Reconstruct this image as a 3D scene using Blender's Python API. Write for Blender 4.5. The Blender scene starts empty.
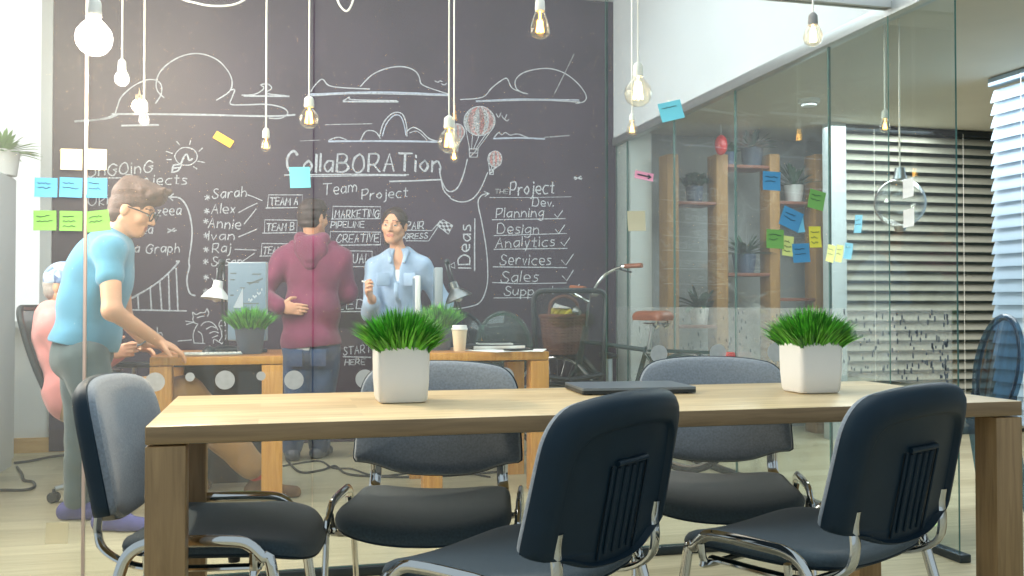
import bpy, bmesh, math, random
import numpy as np
from mathutils import Vector, Matrix
R = math.radians
rnd = random.Random(11)
SC = bpy.context.scene
COL = SC.collection

# ------------------------------------------------------------------ camera
F = 945.0
TH = R(14.08)
PH = math.atan(17.0 / F)
CAM = Vector((0, 0, 1.0))
FW = Vector((math.sin(TH) * math.cos(PH), math.cos(TH) * math.cos(PH), math.sin(PH)))
RT = Vector((math.cos(TH), -math.sin(TH), 0))
UP = RT.cross(FW)


def ray(px, py):
    return FW + RT * ((px - 512) / F) + UP * ((288 - py) / F)


def PD(px, py, d):
    return CAM + ray(px, py) * d


def PY(px, py, Y):
    r = ray(px, py)
    return CAM + r * ((Y - CAM.y) / r.y)


def PX(px, py, X):
    r = ray(px, py)
    return CAM + r * ((X - CAM.x) / r.x)


def PZ(px, py, Z):
    r = ray(px, py)
    return CAM + r * ((Z - CAM.z) / r.z)


cd = bpy.data.cameras.new('camera')
cam = bpy.data.objects.new('camera', cd)
COL.objects.link(cam)
cd.sensor_width = 36
cd.lens = F / 1024 * 36
cd.clip_start = 0.02
M3 = Matrix((RT, UP, -FW)).transposed()
cam.matrix_world = Matrix.Translation(CAM) @ M3.to_4x4()
SC.camera = cam


# ------------------------------------------------------------------ materials
def lin(c):
    o = []
    for v in c[:3]:
        v = v / 255.0
        o.append(v / 12.92 if v <= 0.04045 else ((v + 0.055) / 1.055) ** 2.4)
    return (o[0], o[1], o[2], 1)


def newmat(name):
    m = bpy.data.materials.new(name)
    m.use_nodes = True
    nt = m.node_tree
    nt.nodes.clear()
    out = nt.nodes.new('ShaderNodeOutputMaterial')
    return m, nt, out


def nd(nt, typ, **kw):
    n = nt.nodes.new(typ)
    for k, v in kw.items():
        if k.startswith('i_'):
            n.inputs[k[2:].replace('_', ' ')].default_value = v
        else:
            setattr(n, k, v)
    return n


def pm(name, c, rough=.5, var=.12, scale=12, metal=0.0, bump=0.0, bscale=None, spec=.5, stretch=(1, 1, 1), sheen=0, coat=0):
    """procedural principled material with a gentle noise in its colour and bump"""
    m, nt, out = newmat(name)
    b = nd(nt, 'ShaderNodeBsdfPrincipled')
    tc = nd(nt, 'ShaderNodeTexCoord')
    mp = nd(nt, 'ShaderNodeMapping')
    mp.inputs['Scale'].default_value = stretch
    nz = nd(nt, 'ShaderNodeTexNoise')
    nz.inputs['Scale'].default_value = scale
    nz.inputs['Detail'].default_value = 5
    rp = nd(nt, 'ShaderNodeValToRGB')
    L = lin(c)
    rp.color_ramp.elements[0].position = .3
    rp.color_ramp.elements[1].position = .7
    rp.color_ramp.elements[0].color = tuple(v * (1 - var) for v in L[:3]) + (1,)
    rp.color_ramp.elements[1].color = tuple(min(1, v * (1 + var)) for v in L[:3]) + (1,)
    lk = nt.links.new
    lk(tc.outputs['Object'], mp.inputs['Vector'])
    lk(mp.outputs['Vector'], nz.inputs['Vector'])
    lk(nz.outputs['Fac'], rp.inputs['Fac'])
    lk(rp.outputs['Color'], b.inputs['Base Color'])
    b.inputs['Roughness'].default_value = rough
    b.inputs['Metallic'].default_value = metal
    b.inputs['Specular IOR Level'].default_value = spec
    b.inputs['Sheen Weight'].default_value = sheen
    b.inputs['Coat Weight'].default_value = coat
    if bump:
        n2 = nd(nt, 'ShaderNodeTexNoise')
        n2.inputs['Scale'].default_value = bscale or scale * 4
        n2.inputs['Detail'].default_value = 3
        bp = nd(nt, 'ShaderNodeBump')
        bp.inputs['Strength'].default_value = bump
        bp.inputs['Distance'].default_value = .01
        lk(mp.outputs['Vector'], n2.inputs['Vector'])
        lk(n2.outputs['Fac'], bp.inputs['Height'])
        lk(bp.outputs['Normal'], b.inputs['Normal'])
    lk(b.outputs['BSDF'], out.inputs['Surface'])
    return m


def wood(name, c1, c2, axis='X', stave=None, rough=.4, gscale=5.0, mortar=.0, mcol=None):
    """wood with grain along axis; stave=(length, width) adds glued staves or planks"""
    m, nt, out = newmat(name)
    lk = nt.links.new
    b = nd(nt, 'ShaderNodeBsdfPrincipled')
    tc = nd(nt, 'ShaderNodeTexCoord')
    mp = nd(nt, 'ShaderNodeMapping')
    s = {'X': (1, 14, 14), 'Y': (14, 1, 14), 'Z': (14, 14, 1)}[axis]
    mp.inputs['Scale'].default_value = s
    nz = nd(nt, 'ShaderNodeTexNoise')
    nz.inputs['Scale'].default_value = gscale
    nz.inputs['Detail'].default_value = 6
    nz.inputs['Distortion'].default_value = .6
    rp = nd(nt, 'ShaderNodeValToRGB')
    rp.color_ramp.elements[0].position = .28
    rp.color_ramp.elements[1].position = .74
    rp.color_ramp.elements[0].color = lin(c1)
    rp.color_ramp.elements[1].color = lin(c2)
    lk(tc.outputs['Object'], mp.inputs['Vector'])
    lk(mp.outputs['Vector'], nz.inputs['Vector'])
    lk(nz.outputs['Fac'], rp.inputs['Fac'])
    col = rp.outputs['Color']
    if stave:
        br = nd(nt, 'ShaderNodeTexBrick')
        br.inputs['Scale'].default_value = 1.0
        br.inputs['Brick Width'].default_value = stave[0]
        br.inputs['Row Height'].default_value = stave[1]
        br.inputs['Mortar Size'].default_value = mortar
        br.inputs['Mortar Smooth'].default_value = .1
        br.inputs['Color1'].default_value = (.86, .84, .8, 1)
        br.inputs['Color2'].default_value = (1.12, 1.12, 1.12, 1)
        br.inputs['Mortar'].default_value = mcol or (.55, .5, .45, 1)
        br.offset = .37
        if axis == 'Y':
            m2 = nd(nt, 'ShaderNodeMapping')
            m2.inputs['Rotation'].default_value = (0, 0, R(90))
            lk(tc.outputs['Object'], m2.inputs['Vector'])
            lk(m2.outputs['Vector'], br.inputs['Vector'])
        else:
            lk(tc.outputs['Object'], br.inputs['Vector'])
        mx = nd(nt, 'ShaderNodeMix', data_type='RGBA', blend_type='MULTIPLY')
        mx.inputs[0].default_value = 1
        lk(col, mx.inputs[6])
        lk(br.outputs['Color'], mx.inputs[7])
        col = mx.outputs[2]
    lk(col, b.inputs['Base Color'])
    b.inputs['Roughness'].default_value = rough
    bp = nd(nt, 'ShaderNodeBump')
    bp.inputs['Strength'].default_value = .08
    bp.inputs['Distance'].default_value = .005
    lk(nz.outputs['Fac'], bp.inputs['Height'])
    lk(bp.outputs['Normal'], b.inputs['Normal'])
    lk(b.outputs['BSDF'], out.inputs['Surface'])
    return m


def glassmat(name, tint=(.96, .985, .975), haze=.03, rough=.0, ior=1.45, boost=1.0):
    """thin pane: clear, mirror-like by the angle, with a pale diffuse film that imitates flare haze"""
    m, nt, out = newmat(name)
    lk = nt.links.new
    tr = nd(nt, 'ShaderNodeBsdfTransparent')
    tr.inputs['Color'].default_value = tint + (1,)
    gl = nd(nt, 'ShaderNodeBsdfGlossy')
    gl.inputs['Roughness'].default_value = rough
    fr = nd(nt, 'ShaderNodeFresnel')
    fr.inputs['IOR'].default_value = ior
    mth = nd(nt, 'ShaderNodeMath', operation='MULTIPLY')
    mth.inputs[1].default_value = boost
    geo = nd(nt, 'ShaderNodeNewGeometry')
    # treat both sides alike: no total internal reflection inside a thin pane
    lw = nd(nt, 'ShaderNodeVectorMath', operation='DOT_PRODUCT')
    lk(geo.outputs['Incoming'], lw.inputs[0])
    lk(geo.outputs['Normal'], lw.inputs[1])
    ab = nd(nt, 'ShaderNodeMath', operation='ABSOLUTE')
    lk(lw.outputs['Value'], ab.inputs[0])
    one = nd(nt, 'ShaderNodeMath', operation='SUBTRACT')
    one.inputs[0].default_value = 1
    lk(ab.outputs[0], one.inputs[1])
    pw = nd(nt, 'ShaderNodeMath', operation='POWER')
    pw.inputs[1].default_value = 4.2
    lk(one.outputs[0], pw.inputs[0])
    f0 = ((ior - 1) / (ior + 1)) ** 2
    ma = nd(nt, 'ShaderNodeMath', operation='MULTIPLY_ADD')
    ma.inputs[1].default_value = 1 - f0
    ma.inputs[2].default_value = f0
    lk(pw.outputs[0], ma.inputs[0])
    lk(ma.outputs[0], mth.inputs[0])
    mx = nd(nt, 'ShaderNodeMixShader')
    lk(mth.outputs[0], mx.inputs['Fac'])
    lk(tr.outputs[0], mx.inputs[1])
    lk(gl.outputs[0], mx.inputs[2])
    last = mx.outputs[0]
    nt.nodes.remove(fr)
    if haze:  # white diffuse and translucent share puts a haze into the pane
        df = nd(nt, 'ShaderNodeBsdfDiffuse')
        tl = nd(nt, 'ShaderNodeBsdfTranslucent')
        df.inputs['Color'].default_value = (.95, .95, .95, 1)
        tl.inputs['Color'].default_value = (.95, .95, .95, 1)
        m2 = nd(nt, 'ShaderNodeMixShader')
        lk(df.outputs[0], m2.inputs[1])
        lk(tl.outputs[0], m2.inputs[2])
        nz = nd(nt, 'ShaderNodeTexNoise')
        nz.inputs['Scale'].default_value = 2.5
        nz.inputs['Detail'].default_value = 6
        mr = nd(nt, 'ShaderNodeMapRange')
        mr.inputs['To Min'].default_value = haze * .8
        mr.inputs['To Max'].default_value = haze * 1.2
        tc = nd(nt, 'ShaderNodeTexCoord')
        lk(tc.outputs['Object'], nz.inputs['Vector'])
        lk(nz.outputs['Fac'], mr.inputs['Value'])
        m3 = nd(nt, 'ShaderNodeMixShader')
        lk(mr.outputs[0], m3.inputs['Fac'])
        lk(last, m3.inputs[1])
        lk(m2.outputs[0], m3.inputs[2])
        last = m3.outputs[0]
    lk(last, out.inputs['Surface'])
    return m


def emis(name, c, s, sample=False):
    m, nt, out = newmat(name)
    e = nd(nt, 'ShaderNodeEmission')
    e.inputs['Color'].default_value = lin(c)
    e.inputs['Strength'].default_value = s
    nt.links.new(e.outputs[0], out.inputs['Surface'])
    if not sample:
        m.cycles.emission_sampling = 'NONE'
    return m


def veil(name, c, alpha, rough=.8, scale=300):
    """woven or frosted sheet: part see-through, part matt"""
    m, nt, out = newmat(name)
    lk = nt.links.new
    tr = nd(nt, 'ShaderNodeBsdfTransparent')
    b = nd(nt, 'ShaderNodeBsdfPrincipled')
    b.inputs['Base Color'].default_value = lin(c)
    b.inputs['Roughness'].default_value = rough
    tc = nd(nt, 'ShaderNodeTexCoord')
    nz = nd(nt, 'ShaderNodeTexNoise')
    nz.inputs['Scale'].default_value = scale
    mr = nd(nt, 'ShaderNodeMapRange')
    mr.inputs['To Min'].default_value = max(0, alpha - .15)
    mr.inputs['To Max'].default_value = min(1, alpha + .15)
    lk(tc.outputs['Object'], nz.inputs['Vector'])
    lk(nz.outputs['Fac'], mr.inputs['Value'])
    mx = nd(nt, 'ShaderNodeMixShader')
    lk(mr.outputs[0], mx.inputs['Fac'])
    lk(tr.outputs[0], mx.inputs[1])
    lk(b.outputs[0], mx.inputs[2])
    lk(mx.outputs[0], out.inputs['Surface'])
    return m


def chain_loc(o):
    v = Vector((0, 0, 0))
    while o is not None:
        v += o.location
        o = o.parent
    return v


# ------------------------------------------------------------------ mesh builder
class MB:
    def __init__(s):
        s.v, s.f, s.m = [], [], []

    def add(s, vs, fs, mi=0):
        o = len(s.v)
        s.v += [tuple(v) for v in vs]
        for f in fs:
            s.f.append(tuple(i + o for i in f))
            s.m.append(mi)
        return s

    def box(s, c, size, bevel=0, rot=None, mi=0, seg=2):
        bm = bmesh.new()
        bmesh.ops.create_cube(bm, size=1)
        for v in bm.verts:
            v.co = Vector((v.co.x * size[0], v.co.y * size[1], v.co.z * size[2]))
        if bevel:
            bmesh.ops.bevel(bm, geom=list(bm.edges), offset=bevel, segments=seg, profile=.5, affect='EDGES')
        bm.verts.index_update()
        c = Vector(c)
        vs = [(rot @ v.co if rot else v.co) + c for v in bm.verts]
        fs = [[v.index for v in f.verts] for f in bm.faces]
        bm.free()
        return s.add(vs, fs, mi)

    def b2(s, lo, hi, bevel=0, mi=0):
        lo, hi = Vector(lo), Vector(hi)
        return s.box((lo + hi) / 2, hi - lo, bevel, None, mi)

    def tube(s, pts, r, seg=10, mi=0, closed=False, smooth=0, ell=None, up=(0, 0, 1), caps=True):
        pts = [Vector(p) for p in pts]
        rr = list(r) if hasattr(r, '__len__') else [r] * len(pts)
        if smooth:
            pts, rr = crom(pts, smooth, closed, rr)
        n = len(pts)
        vs, fs = [], []
        prevN = None
        for i, p in enumerate(pts):
            if closed:
                t = (pts[(i + 1) % n] - pts[i - 1])
            else:
                t = pts[min(i + 1, n - 1)] - pts[max(i - 1, 0)]
            if t.length < 1e-9:
                t = Vector((0, 0, 1))
            t.normalize()
            if prevN is None:
                u = Vector(up)
                if abs(u.dot(t)) > .95:
                    u = Vector((1, 0, 0)) if abs(t.x) < .9 else Vector((0, 1, 0))
                nrm = (u - t * u.dot(t)).normalized()
            else:
                nrm = (prevN - t * prevN.dot(t))
                nrm = nrm.normalized() if nrm.length > 1e-6 else t.orthogonal().normalized()
            prevN = nrm
            bn = t.cross(nrm)
            for k in range(seg):
                a = 2 * math.pi * k / seg
                ea, eb = (ell if ell else (1, 1))
                vs.append(p + nrm * (math.cos(a) * rr[i] * ea) + bn * (math.sin(a) * rr[i] * eb))
        m = n if closed else n - 1
        for i in range(m):
            j = (i + 1) % n
            for k in range(seg):
                k2 = (k + 1) % seg
                fs.append((i * seg + k, i * seg + k2, j * seg + k2, j * seg + k))
        if caps and not closed:
            fs.append(tuple(range(seg))[::-1])
            fs.append(tuple((n - 1) * seg + k for k in range(seg)))
        return s.add(vs, fs, mi)

    def lathe(s, prof, c=(0, 0, 0), seg=24, mi=0, rot=None):
        """prof: list of (radius, z)"""
        c = Vector(c)
        vs, fs = [], []
        for (r, z) in prof:
            for k in range(seg):
                a = 2 * math.pi * k / seg
                p = Vector((r * math.cos(a), r * math.sin(a), z))
                vs.append((rot @ p if rot else p) + c)
        for i in range(len(prof) - 1):
            for k in range(seg):
                k2 = (k + 1) % seg
                fs.append((i * seg + k, i * seg + k2, (i + 1) * seg + k2, (i + 1) * seg + k))
        if prof[0][0] > 1e-6:
            fs.append(tuple(range(seg))[::-1])
        if prof[-1][0] > 1e-6:
            fs.append(tuple((len(prof) - 1) * seg + k for k in range(seg)))
        return s.add(vs, fs, mi)

    def sphere(s, c, r, seg=16, rings=10, mi=0, rot=None):
        rx, ry, rz = r if hasattr(r, '__len__') else (r, r, r)
        c = Vector(c)
        vs, fs = [], []
        for i in range(rings + 1):
            t = math.pi * i / rings
            for k in range(seg):
                a = 2 * math.pi * k / seg
                p = Vector((rx * math.sin(t) * math.cos(a), ry * math.sin(t) * math.sin(a), -rz * math.cos(t)))
                vs.append((rot @ p if rot else p) + c)
        for i in range(rings):
            for k in range(seg):
                k2 = (k + 1) % seg
                fs.append((i * seg + k, i * seg + k2, (i + 1) * seg + k2, (i + 1) * seg + k))
        return s.add(vs, fs, mi)

    def pad(s, outline, prof, fmap, mi=0, ctr=None):
        """outline: list of (a,b); prof: list of (scale, c) from one face centre over the rim to the other; fmap(a,b,c)->xyz"""
        n = len(outline)
        ca = sum(p[0] for p in outline) / n
        cb = sum(p[1] for p in outline) / n
        if ctr:
            ca, cb = ctr
        vs, fs = [], []
        for (sc, c) in prof:
            for (a, b) in outline:
                vs.append(fmap(ca + (a - ca) * sc, cb + (b - cb) * sc, c))
        for i in range(len(prof) - 1):
            for k in range(n):
                k2 = (k + 1) % n
                fs.append((i * n + k, i * n + k2, (i + 1) * n + k2, (i + 1) * n + k))
        fs.append(tuple(range(n))[::-1])
        fs.append(tuple((len(prof) - 1) * n + k for k in range(n)))
        return s.add(vs, fs, mi)

    def prism(s, poly, ext, mi=0):
        """poly: list of 3-D points; ext: vector"""
        n = len(poly)
        e = Vector(ext)
        vs = [Vector(p) for p in poly] + [Vector(p) + e for p in poly]
        fs = [tuple(range(n))[::-1], tuple(range(n, 2 * n))]
        for k in range(n):
            k2 = (k + 1) % n
            fs.append((k, k2, n + k2, n + k))
        return s.add(vs, fs, mi)

    def build(s, name, mats, parent=None, world=False, smooth=True, angle=38):
        me = bpy.data.meshes.new(name)
        off = chain_loc(parent) if (parent is not None and world) else Vector((0, 0, 0))
        me.from_pydata([(v[0] - off[0], v[1] - off[1], v[2] - off[2]) for v in s.v], [], s.f)
        if not isinstance(mats, (list, tuple)):
            mats = [mats]
        for m in mats:
            me.materials.append(m)
        me.polygons.foreach_set('material_index', s.m)
        bm = bmesh.new()
        bm.from_mesh(me)
        bmesh.ops.recalc_face_normals(bm, faces=bm.faces)
        bm.to_mesh(me)
        bm.free()
        if smooth:
            me.polygons.foreach_set('use_smooth', [True] * len(me.polygons))
            me.set_sharp_from_angle(angle=R(angle))
        me.update()
        o = bpy.data.objects.new(name, me)
        COL.objects.link(o)
        if parent is not None:
            o.parent = parent
        return o


def crom(pts, k, closed=False, rr=None):
    n = len(pts)
    out, ro = [], []
    rng = range(n if closed else n - 1)
    for i in rng:
        if closed:
            p0, p1, p2, p3 = pts[i - 1], pts[i], pts[(i + 1) % n], pts[(i + 2) % n]
        else:
            p0, p1, p2, p3 = pts[max(i - 1, 0)], pts[i], pts[i + 1], pts[min(i + 2, n - 1)]
        r1, r2 = (rr[i], rr[(i + 1) % n]) if rr else (0, 0)
        for j in range(k):
            t = j / k
            out.append(.5 * ((2 * p1) + (p2 - p0) * t + (2 * p0 - 5 * p1 + 4 * p2 - p3) * t * t + (3 * p1 - p0 - 3 * p2 + p3) * t ** 3))
            ro.append(r1 + (r2 - r1) * t)
    if not closed:
        out.append(pts[-1])
        ro.append(rr[-1] if rr else 0)
    return out, ro


def roundpoly(pts, radii, seg=6):
    """2-D polygon with rounded corners"""
    n = len(pts)
    out = []
    for i in range(n):
        p0, p1, p2 = Vector(pts[i - 1]), Vector(pts[i]), Vector(pts[(i + 1) % n])
        r = radii[i] if hasattr(radii, '__len__') else radii
        d1, d2 = (p0 - p1), (p2 - p1)
        r1 = min(r, d1.length * .48)
        r2 = min(r, d2.length * .48)
        a, b = p1 + d1.normalized() * r1, p1 + d2.normalized() * r2
        for j in range(seg + 1):
            t = j / seg
            q = a * (1 - t) ** 2 + p1 * 2 * t * (1 - t) + b * t * t
            out.append((q.x, q.y))
    return out


def resample(poly, n):
    P = [Vector(p) for p in poly]
    P.append(P[0])
    L = [0]
    for i in range(1, len(P)):
        L.append(L[-1] + (P[i] - P[i - 1]).length)
    out = []
    j = 0
    for k in range(n):
        t = L[-1] * k / n
        while L[j + 1] < t:
            j += 1
        u = (t - L[j]) / max(1e-9, L[j + 1] - L[j])
        q = P[j].lerp(P[j + 1], u)
        out.append(tuple(q))
    return out


def tag(o, label, cat, group=None):
    o['label'] = label
    o['category'] = cat
    if group:
        o['group'] = group
    return o


def thing(name, label, cat, loc=(0, 0, 0), rz=0, group=None):
    o = bpy.data.objects.new(name, None)
    o.empty_display_size = .1
    COL.objects.link(o)
    o.location = loc
    o.rotation_euler = (0, 0, rz)
    return tag(o, label, cat, group)


def struct(name, mb, m):
    o = mb.build(name, m)
    o['kind'] = 'structure'
    return o


def kids(o):
    return [c for c in bpy.data.objects if c.parent == o]


def copy_tree(o, parent=None):
    c = o.copy()
    COL.objects.link(c)
    c.parent = parent
    for ch in kids(o):
        copy_tree(ch, c)
    return c


# ------------------------------------------------------------------ implicit surfaces
class SDF:
    def __init__(s):
        s.p = []
        s.cuts = []

    def cone(s, a, b, ra, rb, k=.02, op='+'):
        s.p.append(('c', np.array(a, float), np.array(b, float), ra, rb, k, op))
        return s

    def ell(s, c, r, M=None, k=.02, op='+'):
        s.p.append(('e', np.array(c, float), np.array(r if hasattr(r, '__len__') else (r, r, r), float),
                    np.array(M if M is not None else np.eye(3), float), None, k, op))
        return s

    def cut(s, pt, n):
        s.cuts.append((np.array(pt, float), np.array(n, float)))
        return s

    def bounds(s):
        lo, hi = np.full(3, 1e9), np.full(3, -1e9)
        for q in s.p:
            if q[6] != '+':
                continue
            l, h = s.bb(q)
            lo, hi = np.minimum(lo, l), np.maximum(hi, h)
        return lo, hi

    @staticmethod
    def bb(q):
        if q[0] == 'c':
            r = max(q[3], q[4])
            return np.minimum(q[1], q[2]) - r, np.maximum(q[1], q[2]) + r
        e = np.sqrt(((q[3] * q[2][:, None]) ** 2).sum(0))  # rows of M are the axes
        return q[1] - e, q[1] + e

    def mesh(s, vox=.006, wrinkle=None):
        lo, hi = s.bounds()
        lo = lo - vox * 3
        hi = hi + vox * 3
        n = np.ceil((hi - lo) / vox).astype(int) + 1
        D = np.full(n, 1.0, np.float32)
        ax = [lo[i] + vox * np.arange(n[i]) for i in range(3)]
        for q in s.p:
            k = q[5]
            l, h = s.bb(q)
            m = k * 1.0 + vox * 3
            i0 = np.maximum(0, np.floor((l - m - lo) / vox).astype(int))
            i1 = np.minimum(n, np.ceil((h + m - lo) / vox).astype(int) + 1)
            if (i1 <= i0).any():
                continue
            sl = tuple(slice(i0[i], i1[i]) for i in range(3))
            X, Y, Z = np.meshgrid(*[ax[i][sl[i]] for i in range(3)], indexing='ij')
            if q[0] == 'c':
                a, b = q[1], q[2]
                ba = b - a
                bb_ = max(1e-12, float(ba @ ba))
                t = np.clip(((X - a[0]) * ba[0] + (Y - a[1]) * ba[1] + (Z - a[2]) * ba[2]) / bb_, 0, 1)
                d = np.sqrt((X - a[0] - t * ba[0]) ** 2 + (Y - a[1] - t * ba[1]) ** 2 + (Z - a[2] - t * ba[2]) ** 2) - (q[3] + t * (q[4] - q[3]))
            else:
                c, r, M = q[1], q[2], q[3]
                P = [(X - c[0]) * M[i][0] + (Y - c[1]) * M[i][1] + (Z - c[2]) * M[i][2] for i in range(3)]
                k0 = np.sqrt(sum((P[i] / r[i]) ** 2 for i in range(3)))
                k1 = np.sqrt(sum((P[i] / r[i] ** 2) ** 2 for i in range(3)))
                d = k0 * (k0 - 1) / np.maximum(k1, 1e-6)
            A = D[sl]
            if q[6] == '+':
                hh = np.clip(.5 + .5 * (A - d) / k, 0, 1)
                D[sl] = A * (1 - hh) + d * hh - k * hh * (1 - hh)
            else:
                d = -d
                hh = np.clip(.5 - .5 * (A - d) / k, 0, 1)
                D[sl] = A * (1 - hh) + d * hh + k * hh * (1 - hh)
        if wrinkle or s.cuts:
            X, Y, Z = np.meshgrid(*ax, indexing='ij', sparse=True)
            if wrinkle:
                D = D + wrinkle(X, Y, Z).astype(np.float32)
            for pt, nn in s.cuts:
                D = np.maximum(D, ((X - pt[0]) * nn[0] + (Y - pt[1]) * nn[1] + (Z - pt[2]) * nn[2]).astype(np.float32))
        return nets(D, lo, vox)


def nets(D, lo, vox):
    S = D < 0
    nx, ny, nz = D.shape
    cs = np.zeros((nx - 1, ny - 1, nz - 1), np.int8)
    for a in (0, 1):
        for b in (0, 1):
            for c in (0, 1):
                cs += S[a:nx - 1 + a, b:ny - 1 + b, c:nz - 1 + c]
    act = (cs > 0) & (cs < 8)
    I = np.argwhere(act)
    idx = np.full(act.shape, -1, np.int64)
    idx[act] = np.arange(len(I))
    cor = [(a, b, c) for a in (0, 1) for b in (0, 1) for c in (0, 1)]
    val = {q: D[I[:, 0] + q[0], I[:, 1] + q[1], I[:, 2] + q[2]].astype(float) for q in cor}
    acc = np.zeros((len(I), 3))
    cnt = np.zeros(len(I))
    for p in cor:
        for x in range(3):
            if p[x] == 0:
                q = tuple(1 if i == x else p[i] for i in range(3))
                d0, d1 = val[p], val[q]
                mk = (d0 < 0) != (d1 < 0)
                t = np.where(mk, d0 / np.where(mk, d0 - d1, 1), 0)
                pos = np.tile(np.array(p, float), (len(I), 1))
                pos[:, x] += t
                acc += pos * mk[:, None]
                cnt += mk
    V = lo + vox * (I + acc / cnt[:, None])
    Fs = []
    for x in range(3):
        y, z = (x + 1) % 3, (x + 2) % 3
        sa = [slice(1, -1)] * 3
        sb = [slice(1, -1)] * 3
        sa[x] = slice(0, -1)
        sb[x] = slice(1, None)
        A, B = S[tuple(sa)], S[tuple(sb)]
        E = np.argwhere(A != B)
        if not len(E):
            continue
        inside = A[E[:, 0], E[:, 1], E[:, 2]]
        base = E.copy()
        base[:, y] += 1
        base[:, z] += 1

        def cell(dy, dz):
            c = base.copy()
            c[:, y] += dy
            c[:, z] += dz
            return idx[c[:, 0], c[:, 1], c[:, 2]]
        q = np.stack([cell(-1, -1), cell(0, -1), cell(0, 0), cell(-1, 0)], 1)
        q[~inside] = q[~inside][:, ::-1]
        Fs.append(q)
    Fq = np.concatenate(Fs)
    Fq = Fq[(Fq >= 0).all(1)]
    return V, Fq


def sdf_obj(name, s, mats, parent=None, vox=.006, wrinkle=None, assign=None, smooth_it=1, world=True):
    V, Q = s.mesh(vox, wrinkle)
    for _ in range(smooth_it):  # light smoothing of the extracted surface
        acc = np.zeros_like(V)
        cnt = np.zeros(len(V))
        for a, b in ((0, 1), (1, 2), (2, 3), (3, 0)):
            np.add.at(acc, Q[:, a], V[Q[:, b]])
            np.add.at(cnt, Q[:, a], 1)
            np.add.at(acc, Q[:, b], V[Q[:, a]])
            np.add.at(cnt, Q[:, b], 1)
        V = V * .5 + .5 * acc / np.maximum(cnt, 1)[:, None]
    me = bpy.data.meshes.new(name)
    off = np.array(chain_loc(parent)) if (parent is not None and world) else np.zeros(3)
    me.vertices.add(len(V))
    me.vertices.foreach_set('co', (V - off).ravel())
    me.loops.add(len(Q) * 4)
    me.loops.foreach_set('vertex_index', Q.ravel().astype(np.int32))
    me.polygons.add(len(Q))
    me.polygons.foreach_set('loop_start', np.arange(0, len(Q) * 4, 4, dtype=np.int32))
    me.polygons.foreach_set('use_smooth', np.ones(len(Q), bool))
    if not isinstance(mats, (list, tuple)):
        mats = [mats]
    for m in mats:
        me.materials.append(m)
    if assign:
        C = V[Q].mean(1)
        me.polygons.foreach_set('material_index', assign(C).astype(np.int32))
    me.update(calc_edges=True)
    me.validate()
    o = bpy.data.objects.new(name, me)
    COL.objects.link(o)
    if parent is not None:
        o.parent = parent
    return o
LAMP_BIG = 96
# ------------------------------------------------------------------ palette
M = {}
M['white_wall'] = pm('white_paint', (238, 238, 236), .7, .03, 3)
M['grey_wall'] = pm('grey_paint', (178, 182, 182), .8, .04, 3)
M['white_trim'] = pm('white_trim', (232, 234, 234), .45, .03, 4)
M['ceil_adj'] = pm('ceiling_paint', (205, 200, 186), .9, .03, 3)
M['board'] = pm('chalkboard_paint', (66, 54, 68), .62, .2, 1.6, spec=.25)
M['oak'] = wood('oak_staves', (192, 166, 122), (228, 206, 166), 'X', (.62, .085), rough=.32)
M['oak_edge'] = wood('oak_edge', (124, 100, 70), (158, 130, 94), 'X', rough=.45)
M['oak_leg'] = wood('oak_leg', (130, 102, 66), (164, 132, 90), 'Z', rough=.4)
M['oak_warm'] = wood('oak_warm', (190, 128, 56), (222, 166, 84), 'Z', rough=.4)
M['oak_warm_top'] = wood('oak_warm_top', (150, 98, 54), (184, 130, 80), 'X', (.4, .08), rough=.3)
M['floor'] = wood('floor_laminate', (166, 158, 130), (198, 190, 162), 'X', (1.3, .16), rough=.3, gscale=3, mortar=.0015, mcol=(.75, .72, .68, 1))
M['pine'] = wood('skirting_wood', (190, 150, 92), (212, 176, 118), 'X', rough=.5)
M['steel'] = pm('brushed_steel', (196, 200, 202), .28, .05, 30, metal=1)
M['chrome'] = pm('chrome', (214, 214, 212), .08, .03, 20, metal=1)
M['alu'] = pm('aluminium', (190, 196, 198), .35, .05, 30, metal=.8)
M['dark_metal'] = pm('dark_metal', (52, 58, 62), .35, .1, 20, metal=.6)
M['black_plastic'] = pm('black_plastic', (24, 32, 38), .42, .1, 30, bump=.05, bscale=600)
M['shell'] = pm('charcoal_plastic', (12, 36, 50), .5, .08, 18, bump=.06, bscale=700, spec=.3)
M['fabric'] = pm('grey_fabric', (122, 132, 143), .95, .18, 160, bump=.25, bscale=900, sheen=.4)
M['fabric_dark'] = pm('charcoal_fabric', (60, 75, 84), .95, .2, 160, bump=.25, bscale=900, sheen=.3)
M['pot_white'] = pm('white_ceramic', (232, 232, 232), .35, .02, 6)
M['pot_grey'] = pm('grey_pot', (88, 98, 114), .6, .06, 10)
M['pot_blue'] = pm('blue_pot', (70, 90, 118), .5, .08, 10)
M['soil'] = pm('soil', (58, 44, 34), .95, .3, 40)
M['leaf_dark'] = pm('dark_leaf', (40, 84, 56), .5, .25, 20)
M['grass'] = pm('grass_blade', (98, 180, 58), .5, .5, 30)
M['grass_dark'] = pm('grass_blade_deep', (52, 124, 38), .55, .4, 30)
M['glass'] = glassmat('partition_glass', haze=.042, boost=.9)  # pale film here stands in for lens flare haze
M['glass_side'] = glassmat('side_glass', tint=(.93, .97, .96), haze=.008, boost=1.3)
M['glass_edge'] = pm('glass_edge', (70, 110, 104), .2, .1, 10)
M['frost'] = veil('frosted_film', (206, 214, 214), .15, .9, 60)
M['dash'] = pm('film_dash', (66, 78, 92), .7, .1, 10)
M['dot'] = veil('dot_film', (200, 205, 208), .7, .8, 40)
M['rail'] = pm('rail_dark', (46, 54, 58), .35, .06, 20, metal=.5)
M['paper'] = pm('paper', (240, 240, 236), .8, .02, 10)
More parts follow.
